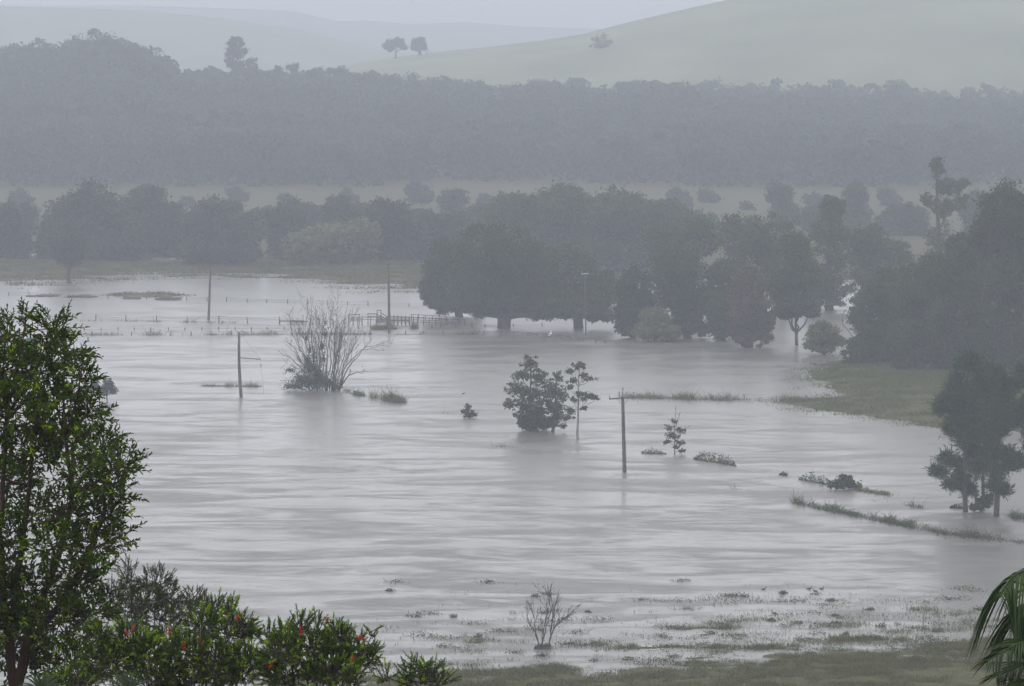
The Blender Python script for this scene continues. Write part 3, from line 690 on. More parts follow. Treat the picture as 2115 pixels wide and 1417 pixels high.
# wooded hillside, one mass
def woodland():
    rng = np.random.default_rng(5)
    mb = MB()
    n = 5600
    d = np.sqrt(rng.uniform(1046 ** 2, 1450 ** 2, n)); px = rng.uniform(-350, 2450, n)
    x = (px - CX) / FPX * d
    z = ground_z(x, d)
    h = rng.uniform(6.5, 12.5, n) * (1 - .25 * (d > 1400))
    foot = 1046 + 40 * np.clip(fbm(x / 55, x * 0, 91, 3) + .25, 0, 1)
    keep = (d > foot) & ~((px > 640) & (px < 1100) & (d > 1432))
    x, d, z, h = x[keep], d[keep], z[keep], h[keep]
    n = len(x)
    m = 90
    r = rng.uniform(2.4, 6.0, n) * (.7 + .6 * vnoise(x / 30, d / 60, 5))
    C = np.stack([x, d, z + h - r * .8], 1)
    # several knobs per crown
    kn = 5
    KD = rand_dirs(n * kn, rng).reshape(n, kn, 3) * r[:, None, None] * .6
    KD[:, :, 2] = abs(KD[:, :, 2]) * .8
    K = C[:, None, :] + KD
    q = m // kn
    O = np.repeat(K.reshape(-1, 3), q, 0); R = np.repeat(r, kn * q)
    E = rand_dirs(len(O), rng); E[:, 2] = np.where(E[:, 2] < -.3, -E[:, 2], E[:, 2])
    P = O + E * (R * .55 * rng.uniform(.6, 1, len(O)))[:, None]
    A = rand_dirs(len(P), rng); A = unit(np.cross(A, E) + .45 * rand_dirs(len(P), rng)); S = unit(np.cross(A, E + .4 * rand_dirs(len(P), rng)))
    L = rng.uniform(.8, 1.6, len(P))
    rhombs(mb, P, A, S, L, L * .7)
    # skirts down to the ground: lower foliage
    O = np.repeat(np.stack([x, d, z + h * .35], 1), 24, 0); R = np.repeat(r, 24); HH = np.repeat(h, 24)
    E = rand_dirs(len(O), rng)
    P = O + E * np.stack([R * .8, R * .8, HH * .35], 1)
    A = rand_dirs(len(P), rng); S = unit(np.cross(A, rand_dirs(len(P), rng)))
    rhombs(mb, P, A, S, 2.0, 1.3)
    return mb
tag(woodland().build('woodland', M['lf_wood']), 'dense grey green woodland covering the hillside behind the valley', 'woodland', kind='stuff')

# ------------------------------------------------------------------ bare trees
def branch(mb, a, dirv, L, r, level, rng, up=.15, spread=.5, nseg=5, kids=(2, 4)):
    pts = [np.asarray(a, float)]; v = np.asarray(dirv, float)
    for i in range(nseg):
        v = unit(v + rng.normal(size=3) * .13 + np.array([0, 0, up * .25]))
        pts.append(pts[-1] + v * L / nseg)
    pts = np.array(pts)
    r = max(r, .010); mb.tube(pts, np.linspace(r, r * .5, nseg + 1), 5 if level > 1 else 4)
    if level <= 0: return
    for k in range(rng.integers(kids[0], kids[1] + 1)):
        t = rng.uniform(.25, .98); i = int(t * nseg); p = pts[i] + (pts[min(i + 1, nseg)] - pts[i]) * (t * nseg - i)
        w = unit(v + rng.normal(size=3) * spread)
        branch(mb, p, w, L * rng.uniform(.35, .6), r * .5, level - 1, rng, up, spread, max(3, nseg - 1), kids)

def px_branch(mb, d, pts, r0, r1, rng, level=2, kids=(2, 4), depth=0.0, spread=.45, lr=(.16, .34)):
    """a stem through photo points on plane d (leaning in depth), with side branches"""
    k = len(pts)
    P = np.array([at(p[0], p[1], d + depth * i / (k - 1)) for i, p in enumerate(pts)])
    t = np.linspace(0, k - 1, (k - 1) * 4 + 1)
    Q = np.stack([np.interp(t, np.arange(k), P[:, j]) for j in range(3)], 1)
    Q[1:-1] += rng.normal(size=(len(Q) - 2, 3)) * np.linalg.norm(P[-1] - P[0]) * .008
    R = np.linspace(r0, r1, len(Q))
    mb.tube(Q, R, 6)
    L = np.linalg.norm(P[-1] - P[0])
    for i in range(rng.integers(kids[0], kids[1] + 1) + 1):
        j = rng.integers(len(Q) // 3, len(Q) - 1)
        v = unit(unit(Q[j + 1] - Q[j]) + rng.normal(size=3) * spread + [0, 0, .15])
        branch(mb, Q[j], v, L * rng.uniform(*lr), R[j] * .6, level - 1, rng, .3, spread, 4, kids)

rng = np.random.default_rng(11)
b0 = gpt(670, 806); dd = b0[1]
t = thing('dead_tree', b0, 'large leafless many stemmed tree with creeper round its base', 'tree')
mb = MB()
rs_ = np.random.default_rng(77)
stems = [[(640, 806), (628, 760), (612, 720), (586, 702)], [(645, 806), (632, 740), (608, 700), (600, 672)], [(650, 806), (640, 730), (622, 690), (612, 655)],
         [(655, 806), (645, 720), (640, 670), (634, 645)], [(660, 806), (655, 730), (662, 680), (655, 640)], [(665, 806), (660, 720), (668, 680), (672, 640)],
         [(672, 806), (676, 730), (684, 690), (680, 634)], [(680, 806), (690, 730), (692, 680), (700, 630)], [(684, 806), (700, 740), (706, 690), (716, 632)],
         [(688, 806), (705, 750), (718, 700), (724, 640)], [(692, 806), (712, 750), (735, 710), (742, 676)], [(696, 806), (715, 755), (745, 725), (785, 714)],
         [(698, 806), (720, 760), (740, 735), (770, 700)], [(700, 806), (720, 775), (738, 768), (752, 772)], [(650, 806), (625, 765), (600, 738), (583, 735)],
         [(675, 806), (683, 750), (680, 700), (690, 660)], [(665, 806), (668, 760), (655, 710), (640, 680)], [(690, 806), (698, 760), (700, 720), (712, 670)]]
for k_ in range(34):      # thinner whips between the main stems
    x0 = rs_.uniform(632, 702); f_ = (x0 - 667) / 35.; x3 = 668 + f_ * rs_.uniform(50, 95); y3 = rs_.uniform(630, 690) + abs(f_) ** 2 * 55
    stems.append([(x0, 806), (x0 + (x3 - x0) * .22, 806 + (y3 - 806) * .4), (x0 + (x3 - x0) * .55, 806 + (y3 - 806) * .72), (x3, y3)])
for i_, s_ in enumerate(stems):
    px_branch(mb, dd + rng.uniform(-1.2, 1.2), s_, rng.uniform(.06, .11) if i_ < 18 else rng.uniform(.03, .05), .014, rng, 3, (2, 4), rng.uniform(-2, 2), .42)
mb.build('trunk', M['dead_wood'], t, t.location)
def clumps(mb, d, spots, leaf, nl, rng, squash=.8, zmin=.02):
    for (cx, cy, rx, ry) in spots:
        c = at(cx, cy, d + rng.uniform(-.3, .3) * rx / ppm(d)); s = 1 / ppm(d)
        n = int(nl * max(rx * ry * s * s * 30, 3))
        P = c + rand_dirs(n, rng) * np.minimum(abs(rng.normal(size=n)) * .6 + .1, 1.5)[:, None] * np.array([rx * s, rx * s, ry * s * squash / .8])
        P = P[P[:, 2] > zmin]
        A = rand_dirs(len(P), rng); S = unit(np.cross(A, rand_dirs(len(P), rng)))
        L = leaf * rng.uniform(.6, 1.3, len(P)); rhombs(mb, P, A, S, L, L * .6)
mb = MB()
clumps(mb, dd, [(625, 785, 30, 22), (650, 790, 40, 18), (640, 760, 22, 20), (612, 798, 24, 10), (680, 792, 26, 14), (665, 785, 24, 20), (694, 800, 16, 8), (600, 765, 14, 6), (596, 798, 12, 8), (635, 745, 10, 12), (655, 770, 14, 20),
                (640, 720, 5, 16), (632, 700, 5, 8), (672, 690, 6, 12), (666, 715, 6, 14), (672, 668, 4, 6), (648, 735, 5, 16), (668, 740, 5, 14)], .2, 26, rng)
mb.build('creeper', M['lf_wattle'], t, t.location)

b0 = gpt(1120, 1340); dd = b0[1]
t = thing('dead_tree', b0, 'small bare three stemmed tree rising from a dark block in the shallows', 'tree')
mb = MB(); rng = np.random.default_rng(4)
for s_ in [[(1112, 1331), (1105, 1305), (1096, 1290), (1088, 1268)], [(1112, 1328), (1106, 1300), (1104, 1280), (1097, 1245)], [(1119, 1331), (1120, 1300), (1118, 1284)],
           [(1120, 1330), (1124, 1295), (1130, 1265), (1131, 1245)], [(1134, 1331), (1138, 1300), (1142, 1270), (1136, 1222)], [(1137, 1305), (1142, 1285), (1146, 1255), (1154, 1224)],
           [(1135, 1325), (1143, 1298), (1165, 1278), (1186, 1258)], [(1138, 1310), (1150, 1290), (1170, 1272), (1175, 1268)], [(1122, 1320), (1130, 1290), (1138, 1260), (1134, 1240)]]:
    px_branch(mb, dd + rng.uniform(-.15, .15), s_, .045, .012, rng, 2, (4, 6), rng.uniform(-.6, .6), .34, (.25, .48))
mb.build('trunk', M['dead_wood'], t, t.location)
mb = MB(); s = 1 / ppm(dd)
prof = [(-15, -4), (-17, 2), (-13, 7), (-6, 10), (2, 9), (9, 11), (18, 10), (19, 3), (17, -4)]
nn = len(prof)
v = [[b0[0] + x * s, b0[1] + yo, z * s] for yo in (-.35, .0, .45) for (x, z) in prof]
v = np.array(v); v += np.random.default_rng(1).normal(size=v.shape) * .02
f = [[r * nn + j, r * nn + (j + 1) % nn, (r + 1) * nn + (j + 1) % nn, (r + 1) * nn + j] for r in range(2) for j in range(nn)]
mb.add(v, f)
mb.f.append(np.array([[j for j in range(nn)]])); mb.mi.append(np.zeros(1)); mb.f.append(np.array([[2 * nn + nn - 1 - j for j in range(nn)]])); mb.mi.append(np.zeros(1))
mb.build('stump', M['debris'], t, t.location)

# bare twigs at the top of the sapling and a dead snag on the right bank
b0 = gpt(1394, 938); rng = np.random.default_rng(8)
sap = [o for o in COL.objects if o.name.startswith('sapling')][0]
mb = MB()
for s_ in [[(1394, 875), (1396, 855), (1395, 838)], [(1396, 880), (1402, 862), (1405, 850)], [(1400, 895), (1415, 885), (1428, 880)], [(1388, 900), (1375, 885), (1366, 884)]]:
    px_branch(mb, b0[1], s_, .035, .012, rng, 1, (2, 3))
mb.build('twigs', M['dead_wood'], sap, sap.location)
b0 = gpt(1775, 715); mb = MB()
t = thing('dead_branch', b0, 'bare forked limb leaning over the water behind the pale olive shrub', 'branch')
for s_ in [[(1790, 716), (1765, 700), (1742, 672), (1738, 660)], [(1780, 710), (1750, 705), (1735, 712)]]:
    px_branch(mb, b0[1], s_, .10, .03, rng, 2, (2, 3))
mb.build('limb', M['dead_wood'], t, t.location)

# ------------------------------------------------------------------ poles
def power_pole(label, base, top, r, extra=None, group='power poles standing in the flood'):
    b0 = gpt(*base); d = b0[1]; tp = at(top[0], top[1], d)
    t = thing('power_pole', b0, label, 'pole', group)
    mb = MB(); a = b0 + [0, 0, -1.4]
    mid = (b0 + tp) / 2 + [extra or 0, 0, 0]
    mb.tube([a, b0, (b0 + mid) / 2 + [(extra or 0) * .25, 0, 0], mid, (mid + tp) / 2 + [(extra or 0) * .25, 0, 0], tp], np.linspace(r * 1.15, r * .8, 6), 12)
    mb.build('pole', M['pole'], t, t.location, smooth=False)
    return t, d
def arm(t, d, a, b, w, mat='timber', yo=-.2):
    mb = MB(); mb.beam(at(a[0], a[1], d + yo), at(b[0], b[1], d + yo), w); return mb.build('crossarm', M[mat], t, t.location)
def insulator(t, p, d, h=.22, yo=-.2, r=.06):
    mb = MB(); c = at(p[0], p[1], d + yo)
    mb.tube([c, c + [0, 0, h * .3], c + [0, 0, h * .35], c + [0, 0, h * .7], c + [0, 0, h * .75], c + [0, 0, h]], [r * .3, r * .3, r, r, r * .6, r * .5], 8)
    mb.build('insulator', M['steel'], t, t.location)

t, d = power_pole('nearest power pole, tilted crossarm and thin metal top', (1290, 975), (1286, 819), .2)
arm(t, d, (1258, 824), (1309, 820), .14)
mb = MB(); mb.tube([at(1286, 822, d - .16), at(1285.5, 800, d - .16)], .07, 6); mb.build('top_bracket', M['steel'], t, t.location)
for p in ((1259, 823), (1307, 819), (1287, 806)): insulator(t, p, d, .32, r=.08)
mb = MB(); mb.beam(at(1273, 823, d - .12), at(1287, 838, d - .12), .05); mb.beam(at(1299, 821, d - .12), at(1287, 838, d - .12), .05); mb.build('brace', M['steel'], t, t.location)

t, d = power_pole('slightly bent pole with a side bracket and hanging wire', (498, 820), (494, 686), .19, extra=-.12)
mb = MB(); mb.beam(at(496, 739, d - .1), at(538, 742, d - .1), .11); mb.build('bracket_arm', M['timber'], t, t.location)
mb = MB(); mb.tube(bez(at(497, 690, d), at(538, 741, d), np.array([0, 0, -.1])), .015, 4)
mb.tube([at(538, 741, d), at(540, 765, d), at(543, 790, d), at(545, 814, d)], .015, 4); mb.tube([at(538.6, 752, d), at(539.2, 758, d)], .06, 6)
mb.build('loose_wire', M['wire'], t, t.location)
for p in ((490, 687), (499, 686)): insulator(t, p, d, .25, r=.08)
t, d = power_pole('thin far pole at the left, above the second fence', (431, 661), (435, 546), .19)
mb = MB(); mb.beam(at(429, 549, d - .2), at(441, 549, d - .2), .12); mb.build('crossarm', M['timber'], t, t.location)
t, d = power_pole('tall pole in front of the timber stock yard', (804, 686), (802.5, 543), .2)
arm(t, d, (797, 546), (808, 545), .14)
for p in ((798, 545), (807, 544)): insulator(t, p, d, .3, r=.09)
t, d = power_pole('far pole in front of the right fig tree', (1210, 692), (1208, 562), .11)
arm(t, d, (1201, 566), (1215, 565), .09, 'ceramic')
for p in ((1202, 565), (1214, 564)): insulator(t, p, d, .25, r=.07)

# ------------------------------------------------------------------ fences
def fence(label, posts, hpx, pw=.16, wires=(.25, .6, .9), top_rail=False, jit=.25, name='wire_fence', seed=3, wr=.018):
    """posts: photo (x, y of waterline)"""
    rng = np.random.default_rng(seed)
    B = [gpt(*p) for p in posts]
    c = B[0]
    t = thing(name, c, label, 'fence')
    tops = []
    for i, q in enumerate(B):
        h = hpx / ppm(q[1]) * rng.uniform(.8, 1.15)
        mb = MB(); lean = rng.normal(size=2) * .04
        tp = q + [lean[0] * h, lean[1] * h, h]
        mb.tube([q + [0, 0, -1.2], q + [0, 0, 0], tp], [pw / 2, pw / 2, pw / 2 * .9], 6)
        mb.build('post', M['timber'], t, t.location); tops.append(tp)
    for w in wires:
        mb = MB()
        for i in range(len(B) - 1):
            a = B[i] + (tops[i] - B[i]) * w; b_ = B[i + 1] + (tops[i + 1] - B[i + 1]) * w
            if True:
                mb.tube(bez(a, b_, np.array([0, 0, -.08 * rng.uniform(.3, 1.6)]), 4), wr, 4)
        if mb.v: mb.build('wire', M['wire'], t, t.location)
    if top_rail:
        mb = MB()
        for i in range(len(B) - 1):
            mb.beam(tops[i] - [0, 0, .06], tops[i + 1] - [0, 0, .06], .07, .12)
            if rng.random() < .7: mb.beam(B[i] + (tops[i] - B[i]) * .5, B[i + 1] + (tops[i + 1] - B[i + 1]) * .5, .06, .1)
        mb.build('rail', M['timber'], t, t.location)
    return t
yl = lambda x, a, b: a[1] + (x - a[0]) * (b[1] - a[1]) / (b[0] - a[0])
fence('farthest wire fence across the left water, past the floating log piles', [(x, yl(x, (18, 611), (890, 635))) for x in (18, 60, 103, 142, 182, 223, 259, 303, 345, 385, 428, 468, 511, 551, 594, 636, 677, 718, 760, 803, 845, 884, 925)], 9)
fence('second wire fence, tall posts, passing the foot of the thin far pole', [(x, yl(x, (67, 660), (640, 671))) for x in (10, 67, 132, 198, 260, 324, 387, 452, 511, 577, 641, 660, 688)], 14, seed=4)
fence('row of short posts just behind the front fence', [(x, yl(x, (174, 683), (587, 681))) for x in (140, 174, 209, 244, 277, 311, 348, 382, 417, 452, 486, 519, 552, 587, 622, 655)], 6, wires=(.5,), seed=5)
fence('front wire fence with grass caught along it', [(x, yl(x, (189, 693), (957, 690))) for x in (105, 147, 189, 231, 272, 312, 353, 395, 436, 478, 520, 560, 602, 644, 684, 724, 764, 803, 838, 875, 915, 957, 1000)], 9, wires=(.2, .5, .8), seed=6)
fence('broken rail fence crossing in front of the big fig trees', [(x, yl(x, (1040, 688), (1275, 712))) for x in (1037, 1050, 1061, 1090, 1108, 1131, 1160, 1178, 1205, 1230, 1250, 1272)], 8, top_rail=True, wires=(), seed=7, name='rail_fence')
fence('short fence line behind the front fence, between yard and figs', [(x, yl(x, (740, 679), (1130, 674))) for x in (740, 765, 785, 892, 910, 941, 975, 1002, 1060, 1120)], 8, wires=(.5,), seed=8)
fence('wire fence running through the grass onto the right bank', [(x, yl(x, (1279, 821), (1740, 830))) for x in (1279, 1308, 1342, 1405, 1470, 1537, 1603, 1667, 1730, 1795, 1860)], 11, seed=9, pw=.15)

# stock yard of timber rails
b0 = gpt(840, 672); d0 = b0[1]
t = thing('stock_yard', b0, 'timber rail stock yard with a loading ramp, standing in the flood', 'stock yard')
rng = np.random.default_rng(9)
def yard_panel(x0, x1, y0, y1, hpx, n, rails, dpt=0.0):
    mb = MB(); s = 1 / ppm(d0)
    for i in range(n):
        x = x0 + (x1 - x0) * i / (n - 1); y = y0 + (y1 - y0) * i / (n - 1)
        a = at(x, y, d0 + dpt); a[2] = -1.2; tp = at(x, y - hpx * rng.uniform(.9, 1.1), d0 + dpt)
        mb.beam(a, tp, .13)
    for r in rails:
        mb.beam(at(x0, y0 - hpx * r, d0 + dpt - .12), at(x1, y1 - hpx * r, d0 + dpt - .12), .04, .09)
    mb.build('rail_panel', M['timber'], t, t.location)
yard_panel(720, 748, 664, 664, 10, 4, (.1, .35, .6, .9))
yard_panel(720, 742, 664, 664, 15, 2, (.95,), 1.0)
yard_panel(748, 800, 662, 664, 8, 4, (.3, .9), 2.0)
yard_panel(760, 778, 664, 664, 17, 2, (.95, .6), .5)
yard_panel(798, 862, 666, 668, 14, 9, (.1, .35, .6, .88))
yard_panel(805, 845, 665, 666, 12, 6, (.2, .4, .6, .85), 3.0)
yard_panel(862, 960, 668, 672, 14, 9, (.2, .5, .85), 0)
yard_panel(850, 950, 658, 664, 10, 8, (.3, .85), 9.0)
mb = MB()   # loading ramp with a raised platform
for dp in (0, 1.4):
    mb.beam(at(779, 640, d0 + dp), at(779, 668, d0 + dp), .14); mb.beam(at(787, 640, d0 + dp), at(787, 668, d0 + dp), .14)
    mb.beam(at(779, 641, d0 + dp), at(787, 641, d0 + dp), .1, .1); mb.beam(at(779, 652, d0 + dp), at(787, 652, d0 + dp), .1, .1)
    mb.beam(at(787, 646, d0 + dp), at(805, 658, d0 + dp), .08, .14); mb.beam(at(787, 652, d0 + dp), at(805, 664, d0 + dp), .08, .14)
mb.beam(at(783, 655, d0 + .7), at(806, 667, d0 + .7), 1.2, .12)
mb.beam(at(779, 655, d0 + .7), at(788, 655, d0 + .7), 1.2, .12)
mb.build('loading_ramp', M['timber'], t, t.location)
mb = MB()   # wooden boards stacked in the corner
for k in range(5): mb.beam(at(776, 666 - k * 1.8, d0 - 1), at(796, 666.5 - k * 1.8, d0 - 1), .1, .1)
mb.build('boards', M['timber'], t, t.location)
b0 = gpt(610, 669); d0_ = b0[1]
t = thing('farm_gate', b0, 'gate panel and bar half sunk beside the dead tree', 'gate')
mb = MB()
for x in (578, 600, 612, 625):
    mb = MB(); mb.beam(at(x, 673, d0_), at(x, 661, d0_), .14); mb.build('post', M['timber'], t, t.location)
mb = MB(); mb.beam(at(578, 663, d0_ - .1), at(635, 664, d0_ - .1), .1, .14)
for k in range(4): mb.beam(at(600, 662 + k * 2.4, d0_ - .12), at(628, 662.5 + k * 2.4, d0_ - .12), .06, .1)
mb.build('rail', M['timber'], t, t.location)
# two marker stakes near the bottom right
for (x, y, h, lab) in ((1782, 1267, 13, 'short thin stake among the sparse reeds'), (1906, 1299, 22, 'taller thin stake beside the dark reed clump')):
    q = gpt(x, y); mb = MB(); mb.tube([q - [0, 0, .6], q, q + [.03, 0, h / ppm(q[1])]], [.04, .04, .035], 6)
    tag(mb.build('stake', M['timber'], None, q), lab, 'stake', 'stakes in the shallows')
# small frame on the hill by the pair of trees
q = at(880, 111, 1770); q[2] = float(ground_z(np.array([q[0]]), np.array([q[1]]))[0])
mb = MB(); s = 1 / ppm(1770)
for (x, h) in ((0, 9), (4, 8), (11, 9)): mb.beam(q + [x * s, 0, -.4], q + [x * s, 0, h * s * .9], .25)
mb.beam(q + [-4 * s, 0, 8 * s], q + [11 * s, 0, 8 * s], .2); mb.beam(q + [0, 0, 3 * s], q + [11 * s, 0, 3 * s], .15)
tag(mb.build('timber_frame', M['timber'], None, q), 'small timber frame beside the tree pair on the skyline', 'frame')

# floating debris piles
def debris(label, x0, x1, y, hpx, seed, bulge=None):
    rng = np.random.default_rng(seed); q = gpt((x0 + x1) / 2, y); d = q[1]; s = 1 / ppm(d)
    w = (x1 - x0) * s; mb = MB()
    for k in range(46):
        u = rng.uniform(-1, 1); hh = hpx * s * (1 - u * u) ** .5 if bulge is None else hpx * s * max(.15, math.exp(-((u - bulge) / .45) ** 2))
        c = q + [u * w * .42, rng.uniform(-1, 1), rng.uniform(-.1, .75) * hh]
        L = rng.uniform(.5, 1.8) if rng.random() < .8 else 2.6
        a = rng.uniform(-.5, .5); e = np.array([math.cos(a), math.sin(a), rng.normal() * .12]) * L / 2
        mb.tube([c - e, c + rng.normal(size=3) * .04, c + e], [.09, rng.uniform(.1, .2), .06], 5)
    tag(mb.build('debris_raft', M['debris'], None, q), label, 'debris', 'dark rafts of flood debris by the far fence')
debris('leftmost long raft of dark flood debris, humped at its right end', 58, 122, 612, 7, 1, .5)
debris('compact flat topped raft of dark flood debris, middle one', 143, 193, 614, 7, 2)
debris('rightmost dark raft of flood debris on the far fence, below the grass islet', 322, 373, 619, 7, 3)
debris('thin flat mat of debris between the middle and right rafts', 260, 288, 617, 2.2, 4)

# ------------------------------------------------------------------ birds
def bird_mesh(q, L, mat, neck, t_yaw):
    c, s_ = math.cos(t_yaw), math.sin(t_yaw)
    R = lambda p: q + np.array([p[0] * c - p[1] * s_, p[0] * s_ + p[1] * c, p[2]])
    mb = MB()
    mb.tube([R(p) for p in ((-.55 * L, 0, .17 * L), (-.35 * L, 0, .14 * L), (-.1 * L, 0, .13 * L), (.2 * L, 0, .15 * L), (.38 * L, 0, .2 * L), (.42 * L, 0, .2 * L + neck * .5), (.44 * L, 0, .2 * L + neck), (.56 * L, 0, .2 * L + neck * 1.0))],
            [.02 * L, .1 * L, .17 * L, .16 * L, .09 * L, .055 * L, .085 * L, .05 * L], 8)
    return mb
for (x, y, yaw, lab) in ((1577, 1218, .3, 'dark waterbird floating left of the sparse reeds'), (1619, 1224, 2.8, 'dark waterbird floating low inside the sparse reeds'), (1671, 1217, .1, 'left one of three dark waterbirds close together'),
                         (1684, 1222, 3.0, 'lowest one of three dark waterbirds close together'), (1697, 1217, .4, 'right one of three dark waterbirds close together'), (1961, 1239, .2, 'dark waterbird floating at the far right shallows'),
                         (1600, 1268, 2.9, 'dark waterbird floating above a small green tuft'), (957, 814, .2, 'dark waterbird floating above the small rounded bush')):
    q = gpt(x, y); t = thing('waterbird', q, lab, 'bird', 'dark waterbirds on the flood')
    bird_mesh(q, .42, 'dark_feather', .13, yaw).build('body', M['dark_feather'], t, t.location, smooth=True)
    mb = MB(); c, s_ = math.cos(yaw), math.sin(yaw)
    p = q + np.array([.235 * c, .235 * s_, .21]); mb.tube([p, p + [.06 * c, .06 * s_, -.01]], [.02, .008], 5)
    mb.build('bill', M['bill'], t, t.location)
q = gpt(1136, 697); t = thing('egret', q, 'white long necked bird standing at the rail fence below the figs', 'bird')
mb = MB(); L = .75
mb.tube([q + np.array(p) for p in ((-.38, 0, .2), (-.2, 0, .32), (0, 0, .42), (.13, 0, .52), (.17, 0, .66), (.12, 0, .8), (.14, 0, .93), (.22, 0, .96))], [.03, .12, .17, .12, .06, .05, .07, .035], 8)
mb.build('body', M['white_feather'], t, t.location, smooth=True)
mb = MB(); mb.tube([q + [.22, 0, .96], q + [.38, 0, .93]], [.025, .008], 5); mb.build('bill', M['bill'], t, t.location)
for yo in (-.05, .05):
    mb = MB(); mb.tube([q + [0, yo, -.25], q + [-.01, yo, .3]], .02, 5); mb.build('leg', M['dark_feather'], t, t.location)

# ------------------------------------------------------------------ grass and reeds (uncountable)
def blades(mb, P, h, w, rng, lean=.35, mi=0):
    n = len(P); h = h * rng.uniform(.15, 1.0, n) ** .8 * 1.4; a = rng.uniform(0, 2 * math.pi, n)
    side = np.stack([np.cos(a), np.sin(a), a * 0], 1)
    ln = np.stack([rng.normal(size=n) * lean, rng.normal(size=n) * lean, np.ones(n)], 1)
    W = (w * rng.uniform(.6, 1.3, n))[:, None] / 2 * side
    mid = P + ln * (h * .55)[:, None]; tip = P + (ln * [1.9, 1.9, 1]) * h[:, None]
    v = np.stack([P - W, P + W, mid + W * .8, mid - W * .8, tip], 1).reshape(-1, 3)
    i = np.arange(n)[:, None] * 5
    mb.add(v, i + np.array([[0, 1, 2, 3]]), mi)
    mb.n -= 0
    mb.f.append(i + np.array([[3, 2, 4]]) + (mb.n - n * 5)); mb.mi.append(np.full(n, mi))

def strip(name, label, pts, wpx, n, h, w, mat='grass', seed=0, leafy=0.0, clump=1.0, base=.22):
    """grass growing along a line of photo points; blades gather in clumps"""
    rng = np.random.default_rng(seed)
    G = np.array([gpt(*p) for p in pts]); seg = np.concatenate([[0], np.cumsum(np.linalg.norm(np.diff(G, axis=0), axis=1))])
    u = rng.uniform(0, seg[-1], n * 2)
    dens = np.clip(base + 1.9 * fbm(u / 2.2, u * 0 + seed, 77, 4) * clump, 0.015, 1)
    u = u[rng.random(len(u)) < dens][:n]; n = len(u)
    P = np.stack([np.interp(u, seg, G[:, k]) for k in range(3)], 1)
    P[:, 1] += rng.normal(size=n) * wpx; P[:, 0] += rng.normal(size=n) * .2; P[:, 2] = -.05
    hh = h * np.clip(.15 + base * .5 + 1.4 * vnoise(u / 1.3, u * 0 + 3, seed) ** 1.6, .1, 1.4)
    P[:, 1] += rng.normal(size=n) * wpx * (rng.random(n) < .25) * 2.5
    mb = MB(); blades(mb, P, hh * np.where(rng.random(n) < .12, 1.7, .85), w * .7, rng)
    if leafy:
        m = int(n * leafy); Q = P[:m] + np.stack([rng.normal(size=m) * .1, rng.normal(size=m) * .1, hh[:m] * rng.uniform(.2, 1, m)], 1)
        Q = Q[Q[:, 2] > 0]
        A = rand_dirs(len(Q), rng); S = unit(np.cross(A, rand_dirs(len(Q), rng))); rhombs(mb, Q, A, S, .16, .08)
    o = mb.build(name, M[mat]); tag(o, label, 'grass', kind='stuff'); return o

strip('grass_tussock', 'grass tussocks in the water right of the dead tree', [(705, 806), (735, 814), (770, 822), (800, 827), (838, 832)], .8, 3000, .8, .05, 'grass_green', 1, base=.5)
strip('grass_strip', 'thin grass strip behind the bent pole', [(415, 797), (470, 798), (538, 799)], .3, 1300, .38, .05, 'grass', 2, base=.6)
strip('grass_strip', 'faint grass strip left of the bent pole', [(230, 790), (320, 793), (360, 794)], .3, 160, .25, .05, 'grass', 3)
strip('grass_strip', 'grass caught along the front left fence', [(160, 692), (400, 692), (740, 691), (1000, 691)], .3, 3000, .5, .07, 'grass', 4, base=.35, clump=.6)
strip('grass_strip', 'twiggy growth along the second fence', [(150, 663), (350, 665), (490, 668)], .3, 700, .45, .06, 'grass', 5, base=.3, clump=.6)
strip('grass_strip', 'grass clump beside the timber stock yard', [(770, 680), (800, 680), (862, 678)], .6, 1500, .7, .07, 'grass_green', 6, base=.8)
strip('grass_strip', 'tall grass along the fence to the right bank', [(1275, 820), (1340, 822), (1470, 826), (1560, 827), (1640, 829), (1740, 831), (1850, 834)], .8, 5200, .62, .05, 'grass', 7, base=.55, clump=.45)
strip('reed_strip', 'long weedy strip slanting toward the pines', [(1640, 1038), (1700, 1052), (1800, 1072), (1900, 1092), (1950, 1103), (2030, 1112), (2115, 1122)], .6, 4400, .5, .05, 'weed', 8, leafy=.5, base=.5, clump=.5)
strip('reed_strip', 'short weed patches before the leftmost pine', [(1808, 1036), (1850, 1040), (1900, 1050)], .3, 260, .35, .05, 'weed', 9, leafy=.4)
strip('reed_strip', 'grassy tail right of the floating bush', [(1770, 1012), (1800, 1017), (1838, 1022)], .6, 1000, .42, .05, 'grass_green', 10, leafy=.3, base=.7)
strip('reed_strip', 'sparse twigs in front of the midstream cluster', [(1013, 922), (1050, 924), (1100, 925)], .3, 130, .45, .04, 'weed', 11)
strip('reed_strip', 'faint sprigs left of the midstream cluster', [(905, 852), (945, 857)], .4, 60, .3, .04, 'weed', 12)
strip('reed_strip', 'scattered sprigs below the leafy raft', [(1480, 1004), (1540, 1012)], .6, 90, .3, .04, 'weed', 13)
strip('reed_strip', 'grass and weed tufts beside the right pine trunk', [(2075, 1068), (2115, 1072), (2150, 1076)], .8, 900, .6, .05, 'weed', 14, leafy=.6)

